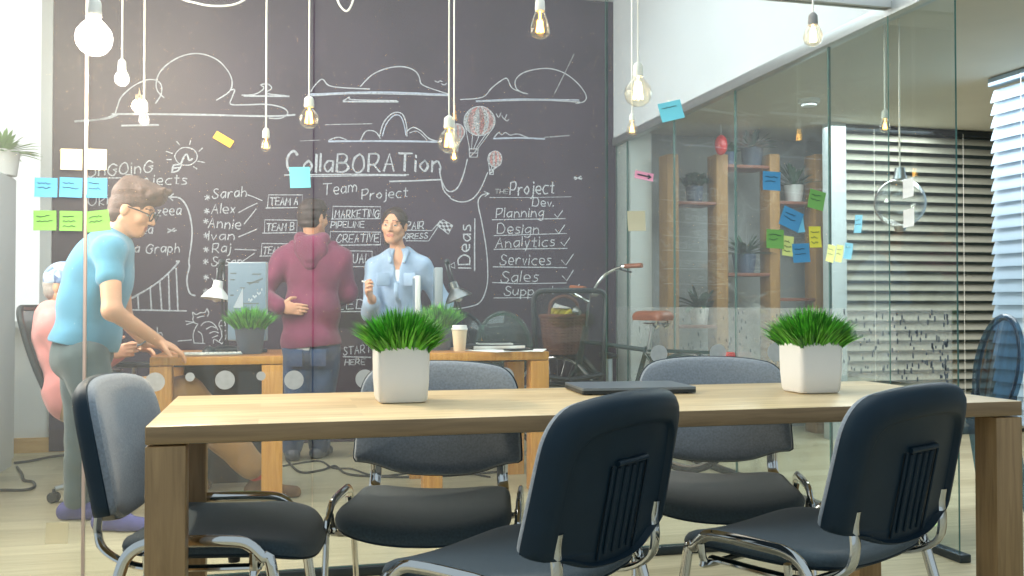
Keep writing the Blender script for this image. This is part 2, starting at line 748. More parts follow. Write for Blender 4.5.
M['cable'] = pm('cable_black', (30, 34, 38), .5, .05, 10)
M['cord'] = pm('white_cord', (236, 232, 222), .5, .02, 10)

BY = 7.0      # chalkboard plane
GX = 2.60     # side glass plane
GY = 3.55     # front glass plane

# ------------------------------------------------------------------ shell
struct('floor', MB().b2((-2.6, -1.2, -.06), (6.9, 7.3, 0)), M['floor'])
mb = MB()
mb.b2((-2.2, BY + .03, 0), (6.9, BY + .18, 3.5))
struct('wall_back', mb, M['white_wall'])
struct('wall_side', MB().b2((GX + .19, BY + .012, 0), (6.8, BY + .028, 2.36)), M['grey_wall'])
# left wall with an opening for the added window
LX = -1.85
mb = MB()
mb.b2((LX - .15, 3.2, 0), (LX, BY + .03, 1.5))
mb.b2((LX - .15, 3.2, 3.1), (LX, BY + .03, 3.5))
mb.b2((LX - .15, 5.6, 1.5), (LX, BY + .03, 3.1))
mb.b2((LX - .15, 3.2, 1.5), (LX, 3.5, 3.1))
struct('wall_left', mb, M['white_wall'])
struct('ceiling', MB().b2((-2.2, 2.3, 3.4), (2.74, BY + .1, 3.5)), M['white_wall'])
struct('ceiling_side', MB().b2((GX + .14, .6, 2.36), (6.9, BY + .03, 2.46)), M['ceil_adj'])
struct('wall_upper', MB().b2((GX - .02, 3.17, 2.31), (GX + .14, BY + .03, 3.4)), pm('pale_blue_grey_paint', (204, 212, 218), .7, .03, 3))
struct('trim_1', MB().b2((GX + .012, 6.72, 0), (GX + .185, BY + .03, 2.31), .004), M['white_trim'])
struct('wall_right', MB().b2((6.8, .5, 0), (6.9, BY + .03, 2.4)), M['grey_wall'])

# added window out of view, its glowing pane lights the room and glass haze
PANE_GLOW = emis('added_pane_glow', (255, 246, 236), 20.0, True)
w = thing('window_added', 'unseen window added in the left wall for its light', 'window', (LX - .08, 4.55, 1.5))
w['kind'] = 'structure'
mb = MB()
for y in (3.5, 4.2, 4.9, 5.56):
    mb.b2((LX - .12, y, 1.5), (LX - .04, y + .05, 3.1))
for z in (1.5, 2.3, 3.05):
    mb.b2((LX - .12, 3.5, z), (LX - .04, 5.6, z + .05))
mb.build('window_frame', M['white_trim'], w, True)
MB().b2((LX - .16, 3.5, 1.5), (LX - .15, 5.6, 3.1)).build('window_pane', PANE_GLOW, w, True)

# bright window at the far left of the back wall, wooden skirting under it
x0 = PY(14, 300, BY + .03).x
x1 = PY(41, 300, BY + .03).x
zs = PY(30, 321, BY).z
w = thing('window_2', 'bright narrow window beside the chalkboard', 'window', (x0, BY + .02, zs))
w['kind'] = 'structure'
MB().b2((x0 - .25, BY + .012, zs), (x1, BY + .028, 3.2)).build('window_pane', emis('window_glow', (250, 252, 250), 1.05, True), w, True)
mb = MB()
mb.b2((x1, BY - .02, zs - .02), (x1 + .07, BY + .03, 3.25))
mb.b2((x0 - .3, BY - .08, zs - .045), (x1 + .03, BY + .03, zs))
mb.build('window_frame', M['white_trim'], w, True)
struct('baseboard_back', MB().b2((-1.84, BY + .005, 0), (-1.33, BY + .03, .1)), M['pine'])

# ------------------------------------------------------------------ chalkboard
bl = PY(50, 300, BY).x
br = PY(616, 300, BY).x
board = thing('chalkboard', 'tall dark chalkboard covered with chalk writing on the back wall', 'chalkboard', ((bl + br) / 2, BY + .01, 0))
MB().b2((bl, BY, .005), (br, BY + .028, 3.39)).build('board_panel', M['board'], board, True)


# ------------------------------------------------------------------ glass partitions
def pane(x0, y0, x1, y1, z0, z1, t, parent, m, name='glass_pane'):
    mb = MB()
    if abs(y1 - y0) < 1e-6:
        lo, hi = (x0, y0 - t / 2, z0), (x1, y0 + t / 2, z1)
    else:
        lo, hi = (x0 - t / 2, y0, z0), (x0 + t / 2, y1, z1)
    mb.b2(lo, hi)
    o = mb.build(name, [m, M['glass_edge']], parent, True, smooth=False)
    for p in o.data.polygons:
        big = p.normal.y if abs(y1 - y0) < 1e-6 else p.normal.x
        p.material_index = 0 if abs(big) > .5 else 1
    return o


front = thing('glass_partition', 'clear glass wall across the room behind the long table, with sticky notes on it', 'glass wall', (.5, GY, 0))
seams = [-2.2, PY(85, 300, GY).x, PY(313, 300, GY).x, PY(607, 300, GY).x, GX - .03]
for a, b in zip(seams[:-1], seams[1:]):
    pane(a + .003, GY, b - .003, GY, .035, 2.28, .008, front, M['glass'])
MB().b2((-2.2, GY - .022, 0), (2.05, GY + .022, .034), .003).build('floor_rail', M['rail'], front, True)
MB().b2((-2.2, GY - .025, 2.28), (GX - .022, GY + .025, 2.36), .003).build('header_rail', M['white_trim'], front, True)
MB().b2((seams[1] - .005, GY - .010, .034), (seams[1] + .005, GY + .010, 2.28), .003).build('edge_profile', pm('pinkish_profile', (190, 172, 168), .4, .04, 10), front, True)
for (px, py, r) in ((155, 382, 9.5), (225, 380, 9.5), (294, 380, 9.5), (365, 379, 9.5), (435, 378, 9.5), (505, 377, 9.5), (190, 377, 4.5), (261, 376, 4.5), (659, 354, 9), (718, 353, 9), (776, 352, 9.5)):
    c = PY(px, py, GY - .0052)
    rr = r / F * (c - CAM).dot(FW)
    n = 28
    poly = [(c.x + rr * math.cos(2 * math.pi * k / n), GY - .0052, c.z + rr * math.sin(2 * math.pi * k / n)) for k in range(n)]
    MB().prism(poly, (0, -.0006, 0)).build('dot_sticker', M['dot'], front, True)

side = thing('side_glass_partition', 'glass wall at the side, with a frosted dashed band, running back to the chalkboard', 'glass wall', (GX, 5, 0))
ys = [3.17, 4.05, 5.01, 5.88, 6.75, 6.99]
for a, b in zip(ys[:-1], ys[1:]):
    pane(GX, a + .004, GX, b - .004, .03, 2.27, .008, side, M['glass_side'])
mb = MB()
for y in ys[1:-1]:
    mb.b2((GX - .006, y - .004, .03), (GX + .006, y + .004, 2.27))
mb.build('joint_strip', M['glass_edge'], side, True)
MB().b2((GX - .025, 3.14, 0), (GX + .025, 6.98, .032), .004).build('floor_rail', M['rail'], side, True)
MB().b2((GX - .035, 3.17, 2.25), (GX + .03, 6.99, 2.309), .003).build('header_rail', M['alu'], side, True)
fb = MB()
fb.b2((GX - .0056, 3.2, .67), (GX - .005, 6.98, .985))
for k in range(260):
    y = 3.22 + 3.7 * rnd.random() ** 2.2
    z = rnd.uniform(.68, .96)
    h = rnd.choice((.012, .016, .022))
    fb.b2((GX - .0064, y, z), (GX - .0058, y + .008, z + h), mi=1)
o = fb.build('frosted_band', [M['frost'], M['dash']], side, True, smooth=False)

# ------------------------------------------------------------------ side room
mb = MB()
cxl = PY(828, 250, 6.25).x
cxr = PY(843, 250, 6.25).x
struct('trim_2', MB().b2((cxl, 6.2, 0), (cxr, 6.32, 2.36), .004), pm('pale_post_paint', (186, 196, 200), .6, .03, 4))
mb = MB()
mb.b2((cxr + .002, 6.36, 0), (6.8, 6.42, 2.36))
struct('wall_recess', mb, pm('dark_glazing', (92, 106, 108), .3, .1, 3))

SL = pm('blind_slat', (158, 156, 142), .55, .03, 8)
SL2 = pm('blind_slat_blue', (146, 168, 186), .5, .03, 8)


def blind(name, label, p0, p1, z0, z1, pitch, tilt, m, depth=.075):
    """horizontal slats from p0 to p1"""
    p0, p1 = Vector(p0), Vector(p1)
    t = thing(name, label, 'blind', ((p0 + p1) / 2).to_tuple()[:2] + (z0,))
    d = (p1 - p0).normalized()
    n = Vector((-d.y, d.x, 0))
    mb = MB()
    z = z0 + .06
    while z < z1 - .06:
        vs = []
        for e in (p0, p1):
            for k in range(5):
                u = -1 + 2 * k / 4
                off = n * (u * depth / 2 * math.cos(tilt)) + Vector((0, 0, u * depth / 2 * math.sin(tilt) + .006 * (1 - u * u)))
                for th in (0, .0012):
                    q = e + off
                    vs.append((q.x, q.y, z + off.z + th))
        fs = []
        for k in range(4):
            a, b = 2 * k, 2 * k + 2
            fs += [(a, b, b + 10, a + 10), (a + 1, a + 11, b + 11, b + 1)]
        fs += [(0, 10, 11, 1), (8, 9, 19, 18)]
        mb.add(vs, fs)
        z += pitch
    mb.build('slats', m, t, True)
    c = (p0 + p1) / 2
    L = (p1 - p0).length
    rot = Matrix.Rotation(math.atan2(d.y, d.x), 3, 'Z')
    MB().box((c.x, c.y, z1 - .025), (L, .06, .05), .004, rot).build('headrail', M['dark_metal'] if m == SL else m, t, True)
    MB().box((c.x, c.y, z0 + .02), (L, .05, .022), .004, rot).build('bottom_rail', m, t, True)
    mb = MB()
    for u in (.12, .5, .88):
        q = p0.lerp(p1, u) - n * (depth / 2 + .002)
        mb.tube([(q.x, q.y, z0 + .02), (q.x, q.y, z1 - .03)], .0016, 6)
    mb.build('ladder_cord', M['cord'], t, True)
    return t


blind('window_blind', 'wide beige slatted blind hanging on the far wall behind the side glass', (cxr + .01, 6.27, 0), (6.2, 6.27, 0), .02, 2.355, .0755, R(48), SL)
bx = 4.17
blind('window_blind', 'pale blue slatted blind at the right edge, in front of the beige one', (bx, 4.78, 0), (bx, 2.5, 0), .3, 2.355, .0755, R(70), SL2, .084)

# ------------------------------------------------------------------ light
def area(name, loc, size, energy, color=(1, 1, 1), rot=(0, 0, 0), sy=None):
    l = bpy.data.lights.new(name, 'AREA')
    l.energy = energy
    l.color = color
    l.shape = 'RECTANGLE'
    l.size = size
    l.size_y = sy or size
    o = bpy.data.objects.new(name, l)
    COL.objects.link(o)
    o.location = loc
    o.rotation_euler = rot
    return o


area('ceiling_fill', (.7, 4.9, 3.36), 2.6, 50, (.82, .94, 1), sy=2.4)  # fill light added under the ceiling, no fixture modelled
area('table_fill', (.8, 2.0, 3.36), 2.4, 38, (.80, .94, 1), sy=1.6)  # added fill above the table and near chairs, out of view
area('side_room_fill', (4.0, 5.0, 2.33), 1.8, 96, (.93, .98, 1), sy=2.6)  # added fill that brightens the shelves and blinds
W = bpy.data.worlds.new('world')
SC.world = W
W.use_nodes = True
bg = W.node_tree.nodes['Background']
bg.inputs['Color'].default_value = (.74, .90, 1.0, 1)
bg.inputs['Strength'].default_value = .62
SC.view_settings.view_transform = 'Standard'
SC.view_settings.look = 'None'
SC.view_settings.gamma = 1
SC.view_settings.exposure = .1
SC.view_settings.use_curve_mapping = False
cy = SC.cycles
cy.max_bounces = 10
cy.diffuse_bounces = 4
cy.glossy_bounces = 4
cy.transmission_bounces = 6
cy.transparent_max_bounces = 32
cy.caustics_reflective = False
cy.caustics_refractive = False
cy.sample_clamp_indirect = 1.0
# ------------------------------------------------------------------ long table
TX0, TX1, TY0, TY1, TZ = -.258, 1.89, 2.07, 2.745, .75


def oak_table(name, label, x0, x1, y0, y1, z, th, leg, mt, me, ml, inset=0.0):
    t = thing(name, label, 'table', ((x0 + x1) / 2, (y0 + y1) / 2, 0))
    o = MB().b2((x0, y0, z - th), (x1, y1, z), .003).build('tabletop', [mt, me], t, True)
    for p in o.data.polygons:
        p.material_index = 0 if abs(p.normal.z) > .7 else 1
    for sx in (0, 1):
        for sy in (0, 1):
            ax = x0 + inset if sx == 0 else x1 - leg - inset
            ay = y0 + inset if sy == 0 else y1 - leg - inset
            MB().b2((ax, ay, 0), (ax + leg, ay + leg, z - th - .004), .003).build('leg', ml, t, True)
    zt = z - th - .001
    MB().b2((x0 + leg, y0 + .09, zt - .012), (x1 - leg, y0 + .11, zt)).build('under_rail', M['dark_metal'], t, True)
    MB().b2((x0 + leg, y1 - .11, zt - .012), (x1 - leg, y1 - .09, zt)).build('under_rail', M['dark_metal'], t, True)
    return t


oak_table('conference_table', 'long pale oak table with thick square legs in front of the glass', TX0, TX1, TY0, TY1, TZ, .038, .08, M['oak'], M['oak_edge'], M['oak_leg'])

A0, A1, AY0, AY1 = -.578, .039, 4.79, 5.5
ta = oak_table('work_table', 'warm oak table beside the man in the blue t-shirt', A0, A1, AY0, AY1, .75, .04, .1, M['oak_warm_top'], M['oak_warm'], M['oak_warm'])
MB().b2((A0 + .1, AY1 - .06, .02), (A1 - .1, AY1 - .04, .70), .002).build('back_panel', pm('dark_panel', (52, 62, 74), .5, .06, 6), ta, True)
B0, B1, BY0, BY1 = .755, 1.435, 4.9, 5.52
tb = oak_table('work_table', 'warm oak table in front of the woman, with a paper cup on it', B0, B1, BY0, BY1, .75, .045, .1, M['oak_warm_top'], M['oak_warm'], M['oak_warm'])


# ------------------------------------------------------------------ conference chair
def lean(z):
    return -.235 - (z - .50) * .20


def fback(a, b, c):
    # a across, b height, c towards the sitter
    y = lean(b) + (a / .235) ** 2 * .035 + c
    return (a, y, b + c * .15)


def make_chair():
    t = thing('conference_chair', 'x', 'chair', group=None)
    # seat: dished cushion, front edge rolled down
    ol = resample(roundpoly([(-.235, .19), (-.215, -.20), (.215, -.20), (.235, .19), (.12, .238), (-.12, .238)], [.09, .07, .07, .09, .1, .1], 8), 72)

    def fs(a, b, c):
        z = .430 + c + .022 * (a / .235) ** 2 - max(0, (b - .08)) ** 2 * .9 + .012 * max(0, -b / .2) ** 2
        return (a, b, z)
    prof = [(.02, .024), (.3, .025), (.6, .026), (.8, .026), (.90, .024), (.96, .018), (.99, .008), (1.0, -.001), (.99, -.008)]
    MB().pad(ol, prof, fs).build('seat', M['fabric_dark'], t)
    prof = [(.985, -.007), (.995, -.010), (.985, -.014), (.93, -.018), (.5, -.021), (.02, -.021)]
    MB().pad(ol, prof, fs).build('seat_shell', M['shell'], t)
    # backrest: fabric pad in front, ribbed plastic shell behind
    ob = roundpoly([(-.252, .535), (-.236, .805), (-.10, .83), (.10, .83), (.236, .805), (.252, .535), (.20, .53), (.10, .49), (-.10, .49), (-.20, .53)],
                   [.014, .085, .1, .1, .085, .014, .05, .1, .1, .05], 8)
    ob = resample(ob, 96)
    prof = [(.02, .030), (.4, .030), (.75, .029), (.90, .026), (.962, .020), (.984, .012), (.988, .004)]
    MB().pad(ob, prof, fback).build('backrest_pad', M['fabric'], t)
    prof = [(.02, .001), (.5, .001), (.95, .002), (.992, .006), (1.003, .003), (1.004, -.010), (.985, -.022), (.95, -.031), (.83, -.033), (.815, -.030), (.80, -.021), (.785, -.019), (.4, -.019), (.02, -.019)]
    mb = MB().pad(ob, prof, fback, ctr=(0, .515))
    for k in range(4):
        a0 = -.052 + k * .029
        pts = [fback(a0 + .0085, z, -.0195) for z in (.512, .55, .6, .64, .685)]
        mb.tube(pts, [.004, .0056, .0056, .0056, .0056], 8)
    pts = [fback(a, .695, -.0225) for a in (-.056, -.02, .02, .060)]
    mb.tube(pts, .0062, 8)
    for a in (-.068, .070):
        pts = [fback(a, z, -.0225) for z in (.505, .6, .69)]
        mb.tube(pts, .003, 8)
    mb.build('backrest_shell', M['shell'], t, angle=50)
    # frame
    for s in (-1, 1):
        x = s * .248
        pts = [(x, .215, .004), (x, .185, .20), (x, .150, .42), (x, .132, .438), (x, .095, .470), (x, .04, .477), (x, -.06, .477), (x, -.12, .473), (x, -.160, .448), (x, -.182, .39), (x, -.235, .2), (x, -.275, .004)]
        mb = MB().tube(pts, .0108, 10, smooth=4, ell=(.8, 1.25), up=(1, 0, 0))
        mb.build('side_frame', M['chrome'], t)
        for yy, zz in ((.215, .0), (-.275, .0)):
            MB().lathe([(.0, 0), (.015, 0), (.016, .012), (.014, .03), (0, .03)], (x, yy - .002 * (1 if yy > 0 else -1), 0), 12).build('foot_cap', M['black_plastic'], t)
        xb = s * .19
        pts = [(xb, lean(.575) + .004, .575), (xb, lean(.54) + .002, .54), (xb, -.243, .49), (xb * 1.02, -.228, .45), (xb * 1.03, -.175, .418), (xb * 1.03, -.09, .405), (xb * 1.03, .12, .405)]
        MB().tube(pts, .0112, 10, smooth=5, ell=(.7, 1.55), up=(0, 1, 0)).build('back_support', M['chrome'], t)
    mb = MB()
    for yy in (.11, -.12):
        mb.tube([(-.248, yy, .45), (-.238, yy, .41), (-.2, yy, .398), (.2, yy, .398), (.238, yy, .41), (.248, yy, .45)], .009, 8, smooth=4)
    mb.build('cross_bar', M['chrome'], t)
    MB().lathe([(0, -.02), (.014, -.02), (.016, -.005), (.009, 0), (.005, .012), (0, .012)], (.0, .02, .385), 12).build('seat_bolt', M['black_plastic'], t)
    return t


ch0 = make_chair()
CH = [
    # name of place, x, y, heading of the sitter (angle of facing direction, degrees from +x)
    ('grey fabric chair at the left end of the table, its pad towards us', -.115, 2.45, -9),
    ('grey fabric chair behind the table, behind the first white grass pot', .412, 2.575, -106),
    ('grey fabric chair behind the table, beyond the closed laptop', 1.292, 2.61, -112),
    ('charcoal chair with ribbed plastic back before the table, nearer the closed laptop', .505, 2.0, 129),
    ('charcoal chair with ribbed plastic back before the table, near the right end', 1.228, 2.03, 116),
]
for i, (lb, x, y, a) in enumerate(CH):
    o = ch0 if i == 0 else copy_tree(ch0)
    o.location = (x, y, 0)
    o.rotation_euler = (0, 0, R(a - 90))
    tag(o, lb, 'chair', 'upholstered chairs around the long table')


# ------------------------------------------------------------------ grass pots
def blades(n, rad, h, spread, rz=0, w=.0042, square=True, seed=1):
    rg = random.Random(seed)
    mb = MB()
    for k in range(n):
        if square:
            x, y = rg.uniform(-rad, rad), rg.uniform(-rad, rad)
        else:
            a, q = rg.uniform(0, 6.283), rad * math.sqrt(rg.random())
            x, y = q * math.cos(a), q * math.sin(a)
        out = Vector((x, y, 0)) / max(rad, 1e-6)
        ang = rg.uniform(0, 6.283)
        tilt = out * out.length * spread * 1.7 + Vector((math.cos(ang), math.sin(ang), 0)) * spread * .45
        L = h * rg.uniform(.62, 1.05) * (1 - .40 * min(1.25, out.length) ** 2)
        bend = rg.uniform(.1, .55)
        sd = Vector((-math.sin(ang), math.cos(ang), 0)) * w * rg.uniform(.7, 1.3)
        vs = []
        for j in range(5):
            t = j / 4
            p = Vector((x, y, 0)) + tilt * (L * (t * .6 + t * t * bend)) + Vector((0, 0, L * (t - .22 * bend * t * t)))
            ww = (1 - t ** 1.5) * .9 + .1 if j < 4 else 0
            vs += [p - sd * ww, p + sd * ww] if j < 4 else [p]
        fs = [(2 * j, 2 * j + 1, 2 * j + 3, 2 * j + 2) for j in range(3)] + [(6, 7, 8)]
        mb.add(vs, fs, 0 if rg.random() < .62 else 1)
    return mb


def square_pot(label, x, y, z, w=.137, h=.144, seed=3):
    t = thing('potted_grass', label, 'potted plant', (x, y, z), 0, 'white grass pots on the long table')
    ol = lambda s: roundpoly([(-s, -s), (s, -s), (s, s), (-s, s)], .022, 6)
    n = len(ol(1))
    mb = MB()
    lv = [(.40, 0), (.44, .003), (.465, .012), (.49, .06), (.5, h - .003), (.497, h), (.46, h), (.455, h - .02)]
    vs, fs = [], []
    for s_, z_ in lv:
        for (a, b) in ol(w * s_):
            vs.append((a, b, z_))
    for i in range(len(lv) - 1):
        for k in range(n):
            k2 = (k + 1) % n
            fs.append((i * n + k, i * n + k2, (i + 1) * n + k2, (i + 1) * n + k))
    fs.append(tuple(range(n))[::-1])
    mb.add(vs, fs)
    mb.build('pot', M['pot_white'], t)
    MB().add([(a, b, h - .02) for (a, b) in ol(w * .457)], [tuple(range(n))]).build('soil', M['soil'], t)
    g = blades(2500, w * .43, .135, .50, seed=seed)
    o = g.build('grass', [M['grass'], M['grass_dark']], t)
    o.location = (0, 0, h - .02)
    o['kind'] = 'stuff'
    return t


p1 = PZ(401, 404, TZ)
square_pot('white square grass pot between the left chairs, near the table centre', p1.x + .008, p1.y + .07, TZ, seed=3)
p2 = PZ(816, 394, TZ)
square_pot('white square grass pot at the right end of the table, under the sticky notes', p2.x + .02, p2.y + .06, TZ, seed=8)


def round_pot(name, label, x, y, z, r, h, m, grass_h, seed, n=900):
    t = thing(name, label, 'potted plant', (x, y, z), 0, None)
    MB().lathe([(0, 0), (r * .74, 0), (r * .77, .004), (r * .98, h - .004), (r, h), (r * .93, h), (r * .91, h - .02)], (0, 0, 0), 28).build('pot', m, t)
    MB().lathe([(r * .91, h - .02), (0, h - .018)], (0, 0, 0), 28).build('soil', M['soil'], t)
    o = blades(n, r * .85, grass_h, .6, square=False, seed=seed, w=.006).build('grass', [M['grass'], M['grass_dark']], t)
    o.location = (0, 0, h - .02)
    o['kind'] = 'stuff'
    return t


q = PZ(250, 354, .75)
round_pot('potted_grass', 'round grey pot of grass in front of the display screen', PD(250, 354, 4.85).x, PD(250, 354, 4.85).y, .75, .078, .135, M['pot_grey'], .15, 21)
q = PD(438, 345, 5.25)
round_pot('potted_grass', 'round grey pot of grass beside the paper cup', q.x, q.y, .75, .088, .13, M['pot_grey'], .17, 22)

# ------------------------------------------------------------------ laptop on the long table
lt = thing('laptop', 'closed thin dark laptop lying on the long table', 'laptop', (1.0, 2.59, TZ), R(-4))
sl = lambda a, b: roundpoly([(-a, -b), (a, -b), (a, b), (-a, b)], .012, 5)
for nm, z0, z1, mt in (('base', .003, .012, M['dark_metal']), ('lid', .0125, .019, pm('laptop_lid', (120, 130, 140), .35, .04, 10, metal=.6))):
    MB().prism([(a, b, z0) for a, b in sl(.166, .112)], (0, 0, z1 - z0)).build(nm, mt, lt)
for a in (-.14, .14):
    for b in (-.09, .09):
        MB().lathe([(0, 0), (.008, 0), (.008, .003), (0, .003)], (a, b, 0), 10).build('rubber_foot', M['black_plastic'], lt)
# ------------------------------------------------------------------ people
def V3(p):
    return Vector((float(p[0]), float(p[1]), float(p[2])))


def basis(fwd, up):
    f = Vector(fwd).normalized()
    u = (Vector(up) - f * Vector(up).dot(f)).normalized()
    r = f.cross(u)
    return np.array([r, f, u])


CF = Vector((math.sin(TH), math.cos(TH), 0))     # away from the camera
CR = Vector((math.cos(TH), -math.sin(TH), 0))    # to its right


def skinmat(name, c):
    m, nt, out = newmat(name)
    b = nd(nt, 'ShaderNodeBsdfPrincipled')
    tc = nd(nt, 'ShaderNodeTexCoord')
    nz = nd(nt, 'ShaderNodeTexNoise')
    nz.inputs['Scale'].default_value = 22
    mx = nd(nt, 'ShaderNodeMix', data_type='RGBA')
    L = lin(c)
    mx.inputs[6].default_value = L
    mx.inputs[7].default_value = (L[0] * .9, L[1] * .78, L[2] * .74, 1)
    nt.links.new(tc.outputs['Object'], nz.inputs['Vector'])
    nt.links.new(nz.outputs['Fac'], mx.inputs[0])
    nt.links.new(mx.outputs[2], b.inputs['Base Color'])
    b.inputs['Roughness'].default_value = .5
    b.inputs['Subsurface Weight'].default_value = .12
    b.inputs['Subsurface Radius'].default_value = (.012, .005, .003)
    nt.links.new(b.outputs[0], out.inputs['Surface'])
    return m


def cloth(name, c, var=.18, scale=9, bump=.14):
    return pm(name, c, .92, var, scale, bump=bump, bscale=55, sheen=.25, spec=.2)


SKIN = skinmat('skin_tone', (222, 172, 140))
LIP = pm('lip_tone', (188, 116, 102), .45, .05, 20)
EYEW = pm('eye_white', (196, 190, 184), .3, .02, 20)
IRIS = pm('eye_iris', (50, 38, 30), .3, .05, 20)
BROW = pm('brow_hair', (96, 70, 56), .8, .1, 60)
FACE = [SKIN, LIP, EYEW, IRIS, BROW]


def head(s, c, B, jaw=1.0):
    c = np.array(c)

    def L(x, y, z):
        return c + B[0] * x + B[1] * y + B[2] * z
    s.ell(L(0, -.012, .026), (.073, .092, .085), B, k=.02)
    s.ell(L(0, .018, -.03), (.060 * jaw, .070, .082), B, k=.03)
    s.ell(L(0, .056, -.088), (.026 * jaw ** 2, .026, .022), B, k=.03)
    for q in (-1, 1):
        s.cone(L(.054 * q * jaw, -.008, -.05), L(.020 * q * jaw, .058, -.092), .020 * jaw, .017 * jaw, k=.025)
        s.ell(L(.042 * q, .058, -.022), (.022, .02, .022), B, k=.02)
    s.cone(L(-.034, .076, .026), L(.034, .076, .026), .012, .012, k=.015)
    for q in (-1, 1):
        s.ell(L(.031 * q, .100, .007), (.017, .017, .011), B, k=.012, op='-')
    for q in (-1, 1):
        s.ell(L(.031 * q, .0755, .006), (.0125,) * 3, B, k=.003)
    s.cone(L(0, .084, .014), L(0, .107, -.026), .008, .0115, k=.012)
    for q in (-1, 1):
        s.ell(L(.011 * q, .095, -.031), (.008,) * 3, B, k=.008)
        s.ell(L(.076 * q, -.014, -.006), (.009, .02, .031), B, k=.006)
    s.cone(L(-.019, .0815, -.057), L(.019, .0815, -.057), .006, .006, k=.006)
    s.cone(L(-.016, .081, -.067), L(.016, .081, -.067), .0068, .0068, k=.006)
    return L


def face_assign(c, B, extra=None):
    c = np.array(c)

    def f(P):
        Q = (P - c) @ B.T
        x, y, z = np.abs(Q[:, 0]), Q[:, 1], Q[:, 2]
        out = np.zeros(len(P), int)
        out[(y > .06) & (((x / .024) ** 2 + ((z + .062) / .012) ** 2) < 1)] = 1
        e = ((x - .031) / .0125) ** 2 + ((z - .004) / .0058) ** 2 < 1
        out[(y > .04) & e] = 2
        e = ((x - .031) / .0065) ** 2 + ((z - .004) / .0052) ** 2 < 1
        out[(y > .04) & e] = 3
        b = (np.abs(z - (.032 - .25 * np.maximum(0, x - .035))) < .0034) & (x > .014) & (x < .048)
        out[(y > .03) & b] = 4
        return out
    return f


def hand(s, wr, d, pn, ts, curl=.35, sc=1.0, spread=.0):
    wr = Vector(wr)
    d = Vector(d).normalized()
    pn = Vector(pn)
    pn = (pn - d * pn.dot(d)).normalized()
    sd = d.cross(pn) * ts
    Bm = np.array([sd, d, pn])
    s.ell(wr + d * .048 * sc, (.041 * sc, .054 * sc, .017 * sc), Bm, k=.012)
    for i, (o, ln) in enumerate(((.029, .070), (.010, .079), (-.010, .074), (-.028, .058))):
        p = wr + d * (.088 - .006 * (i == 3)) * sc + sd * o * sc
        dd = (d + sd * (o * spread * 8)).normalized()
        ang = curl * (.6 + .12 * i)
        r = .0098 * sc
        for j, fr in enumerate((.46, .31, .23)):
            q = dd * math.cos(ang * (j + .6)) + pn * math.sin(ang * (j + .6))
            e = p + q * ln * fr * sc
            s.cone(p, e, r, r * .92, k=.004)
            p, r = e, r * .92
    p = wr + d * .022 * sc + sd * .032 * sc
    q = (d * .62 + sd * .68 + pn * .30).normalized()
    e = p + q * .042 * sc
    s.cone(p, e, .0135 * sc, .011 * sc, k=.010)
    q2 = (d * .9 + sd * .25 + pn * .45).normalized()
    s.cone(e, e + q2 * .034 * sc, .0108 * sc, .0085 * sc, k=.004)


def torso(s, J, i=0.0, k=.05, w=1.0):
    up = (J['neck'] - J['pel'])
    Ln = up.length
    up = up.normalized()
    B = basis(J['fwd'], up)
    P = J['pel']
    s.ell(P + up * Ln * .70, (.152 * w + i, .103 + i, .185 + i), B, k=k)
    s.ell(P + up * Ln * .36, (.135 * w + i, .097 + i, .17 + i), B, k=k)
    s.ell(P + up * .01, (.155 * w + i, .112 + i, .12 + i), B, k=k)
    for a in ('shL', 'shR'):
        s.cone(J['neck'] - up * .035, J[a], .05 + i, .052 + i, k=k)
    return B, up


def arm(s, J, S, i=0.0, k=.02, upto=1.0, r=(.050, .041, .028)):
    a, b, c = J['sh' + S], J['el' + S], J['wr' + S]
    if upto <= .5:
        s.cone(a, a.lerp(b, upto * 2), r[0] + i, r[0] + (r[1] - r[0]) * upto * 2 + i * 1.25, k=k)
        return a.lerp(b, upto * 2)
    s.cone(a, b, r[0] + i, r[1] + i, k=k)
    t = (upto - .5) * 2
    s.cone(b, b.lerp(c, t), r[1] + i, r[1] + (r[2] - r[1]) * t + i, k=k)
    return b.lerp(c, t)


def leg(s, J, S, i=0.0, k=.03, r=(.084, .056, .04), upto=1.0):
    a, b, c = J['hip' + S], J['kn' + S], J['an' + S]
    s.cone(a, b, r[0] + i, r[1] + i, k=k)
    m = b.lerp(c, .3)
    s.cone(b, m, r[1] + i, r[1] * .98 + i, k=k)
    s.cone(m, b.lerp(c, upto), r[1] * .98 + i, r[2] + i, k=k)


def foot(s, J, S, i=0.0, k=.02):
    a, t = J['an' + S], J['toe' + S]
    d = (t - a)
    d.z = 0
    d = d.normalized()
    heel = Vector((a.x, a.y, .036)) - d * .045
    toe = Vector((t.x, t.y, .026))
    s.cone(a, heel, .038 + i, .030 + i, k=k)
    s.cone(heel, toe, .033 + i, .022 + i, k=k)
    s.cone(a, heel.lerp(toe, .55), .036 + i, .03 + i, k=k)
    s.cut((0, 0, .003), (0, 0, -1))


def wrk(amp, f=26, ph=0.0):
    def w(X, Y, Z):
        return amp * (np.sin(f * Z + 6 * np.sin(7 * X + ph) + 4 * Y) * .6 + np.sin(f * .6 * (X + Y) + 9 * Z + ph * 2) * .5 + np.sin(f * 1.7 * Z - 14 * X + 5 * Y) * .3)
    return w


